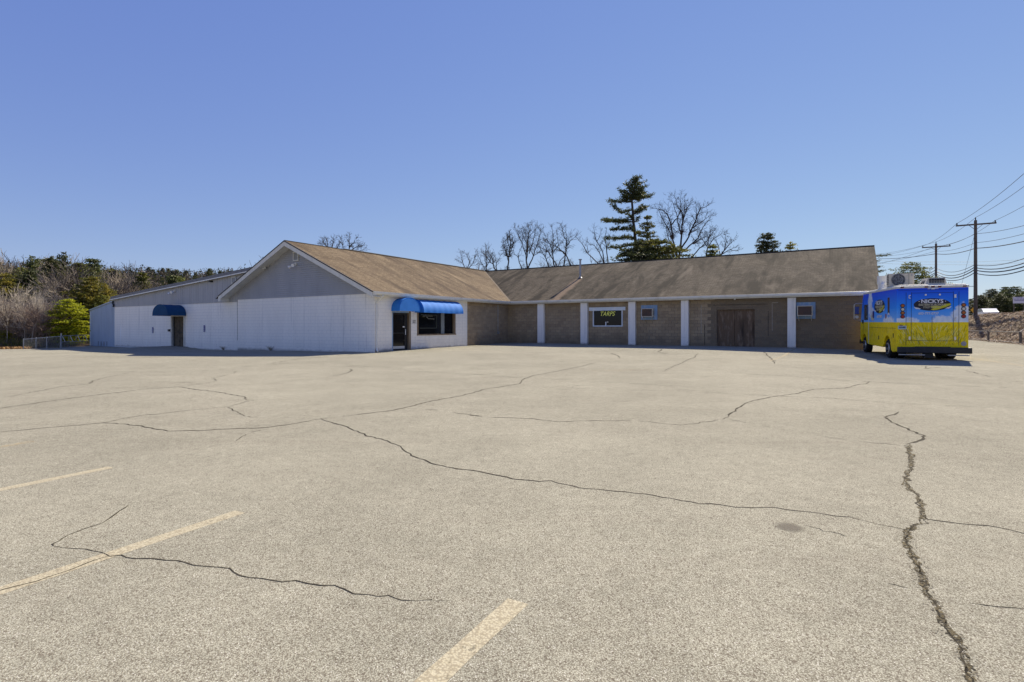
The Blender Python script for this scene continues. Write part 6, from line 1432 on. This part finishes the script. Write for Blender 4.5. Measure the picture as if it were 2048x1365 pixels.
# wooded hill behind the left woods
mb = MB(); XS = [-330 + i * 8 for i in range(52)]; YS = [95 + j * 9 for j in range(22)]
def hill_z(x, y):
    r = x / y; e = max(0, min(1, (-.12 - r) / .22)); s_ = max(0, min(1, (y - 100) / 120)); s_ = s_ * s_ * (3 - 2 * s_)
    return -1.0 + e * s_ * (19.5 + 1.2 * math.sin(x * .05) + .8 * math.sin(x * .13 + 1) + 3.2 * min(1, max(0, -.55 - r) / .3))
vs = [(x, y, hill_z(x, y)) for y in YS for x in XS]; k = len(XS)
mb.add(vs, [(j * k + i, j * k + i + 1, (j + 1) * k + i + 1, (j + 1) * k + i) for j in range(len(YS) - 1) for i in range(k - 1)]); mb.build('hill', 'hill', smooth=True, kind='structure')
rg = random.Random(21); ca = MB(); cb_ = MB()
for _ in range(3400):
    Y = rg.uniform(100, 232); r = rg.uniform(-1.05, -.20); x = r * Y; z = hill_z(x, Y); dark = rg.random() < .33; h = rg.uniform(3.0, 6.0); wd = h * (.28 if dark else .36); m_ = cb_ if dark else ca
    for _k in range(26):
        f = rg.random() ** .8; rad = wd * ((1 - f) if dark else math.sin(math.pi * (f * .8 + .15))); a = rg.uniform(0, 6.28); c = Vector((x + math.cos(a) * rad * rg.random() ** .5, Y + math.sin(a) * rad, z + f * h)); d = Vector((rg.gauss(0, 1), rg.gauss(0, 1), rg.gauss(0.4, .8))).normalized() * rg.uniform(.35, .8); e = d.orthogonal().normalized() * (.22 if dark else .11); m_.add([c - e, c + e, c + d], [(0, 1, 2)])
ca.build('hillside_woods', 'hillleaf', kind='stuff'); cb_.build('hillside_evergreens', 'needle_dark', kind='stuff')
ORD = ('first', 'second', 'third', 'fourth', 'fifth', 'sixth', 'seventh', 'eighth', 'ninth', 'tenth', 'eleventh', 'twelfth', 'thirteenth', 'fourteenth', 'fifteenth', 'sixteenth')
for oi, (px, py) in enumerate(sorted(((283, 541), (297, 534), (307, 539), (325, 536), (337, 537), (345, 541), (355, 540), (372, 541), (391, 545), (420, 537), (414, 543), (440, 542), (448, 543), (463, 541), (250, 545), (268, 543)))):
    Y = rg.uniform(195, 215); x = at(px, Y); inst('PA', px, py, Y, 'needle_dark', '%s dark conifer from the left on the skyline of the far wooded hill' % ORD[oi], 'conifers on the far hill skyline', hill_z(x, Y) - 1, 1.25, rg.uniform(0, 6))
# brush between tree trunks behind the long wing
def behind(rg):
    Y = rg.uniform(66, 80); return (at(rg.uniform(880, 1500), Y), Y, 5)
# weeds at the wall foot
def weed(px, py, lab, n_=60, hgt=.4, seed=1):
    x, y, z = gp(px, py); b_, a_ = L(x, y); a_ = -.18; x, y = W(b_, a_); z = gz(x, y); rg = random.Random(seed); mb = MB()
    for _ in range(n_):
        a = rg.uniform(0, 6.28); h = hgt * rg.uniform(.3, 1); dx = math.cos(a) * h * rg.uniform(.2, 1.2); dy = -abs(math.sin(a)) * h * .5; w = .008
        mb.add([(-w, 0, 0), (w, 0, 0), (dx + w * .5, dy, h), (dx - w * .5, dy, h)], [(0, 1, 2, 3)])
    o = mb.build('dead_weed', mat('dead_weed_stalks_%d' % seed, (.24, .21, .16), .9), None, (x, y, z)); o['label'] = lab; o['category'] = 'weed'
weed(472, 700, 'dry brown weed at the joint between warehouse and gable wall', 50, .30, 1)
weed(547, 702, 'dry brown weed at the foot of the white gable wall', 60, .33, 2)
# small litter at the bank foot
rg = random.Random(2)
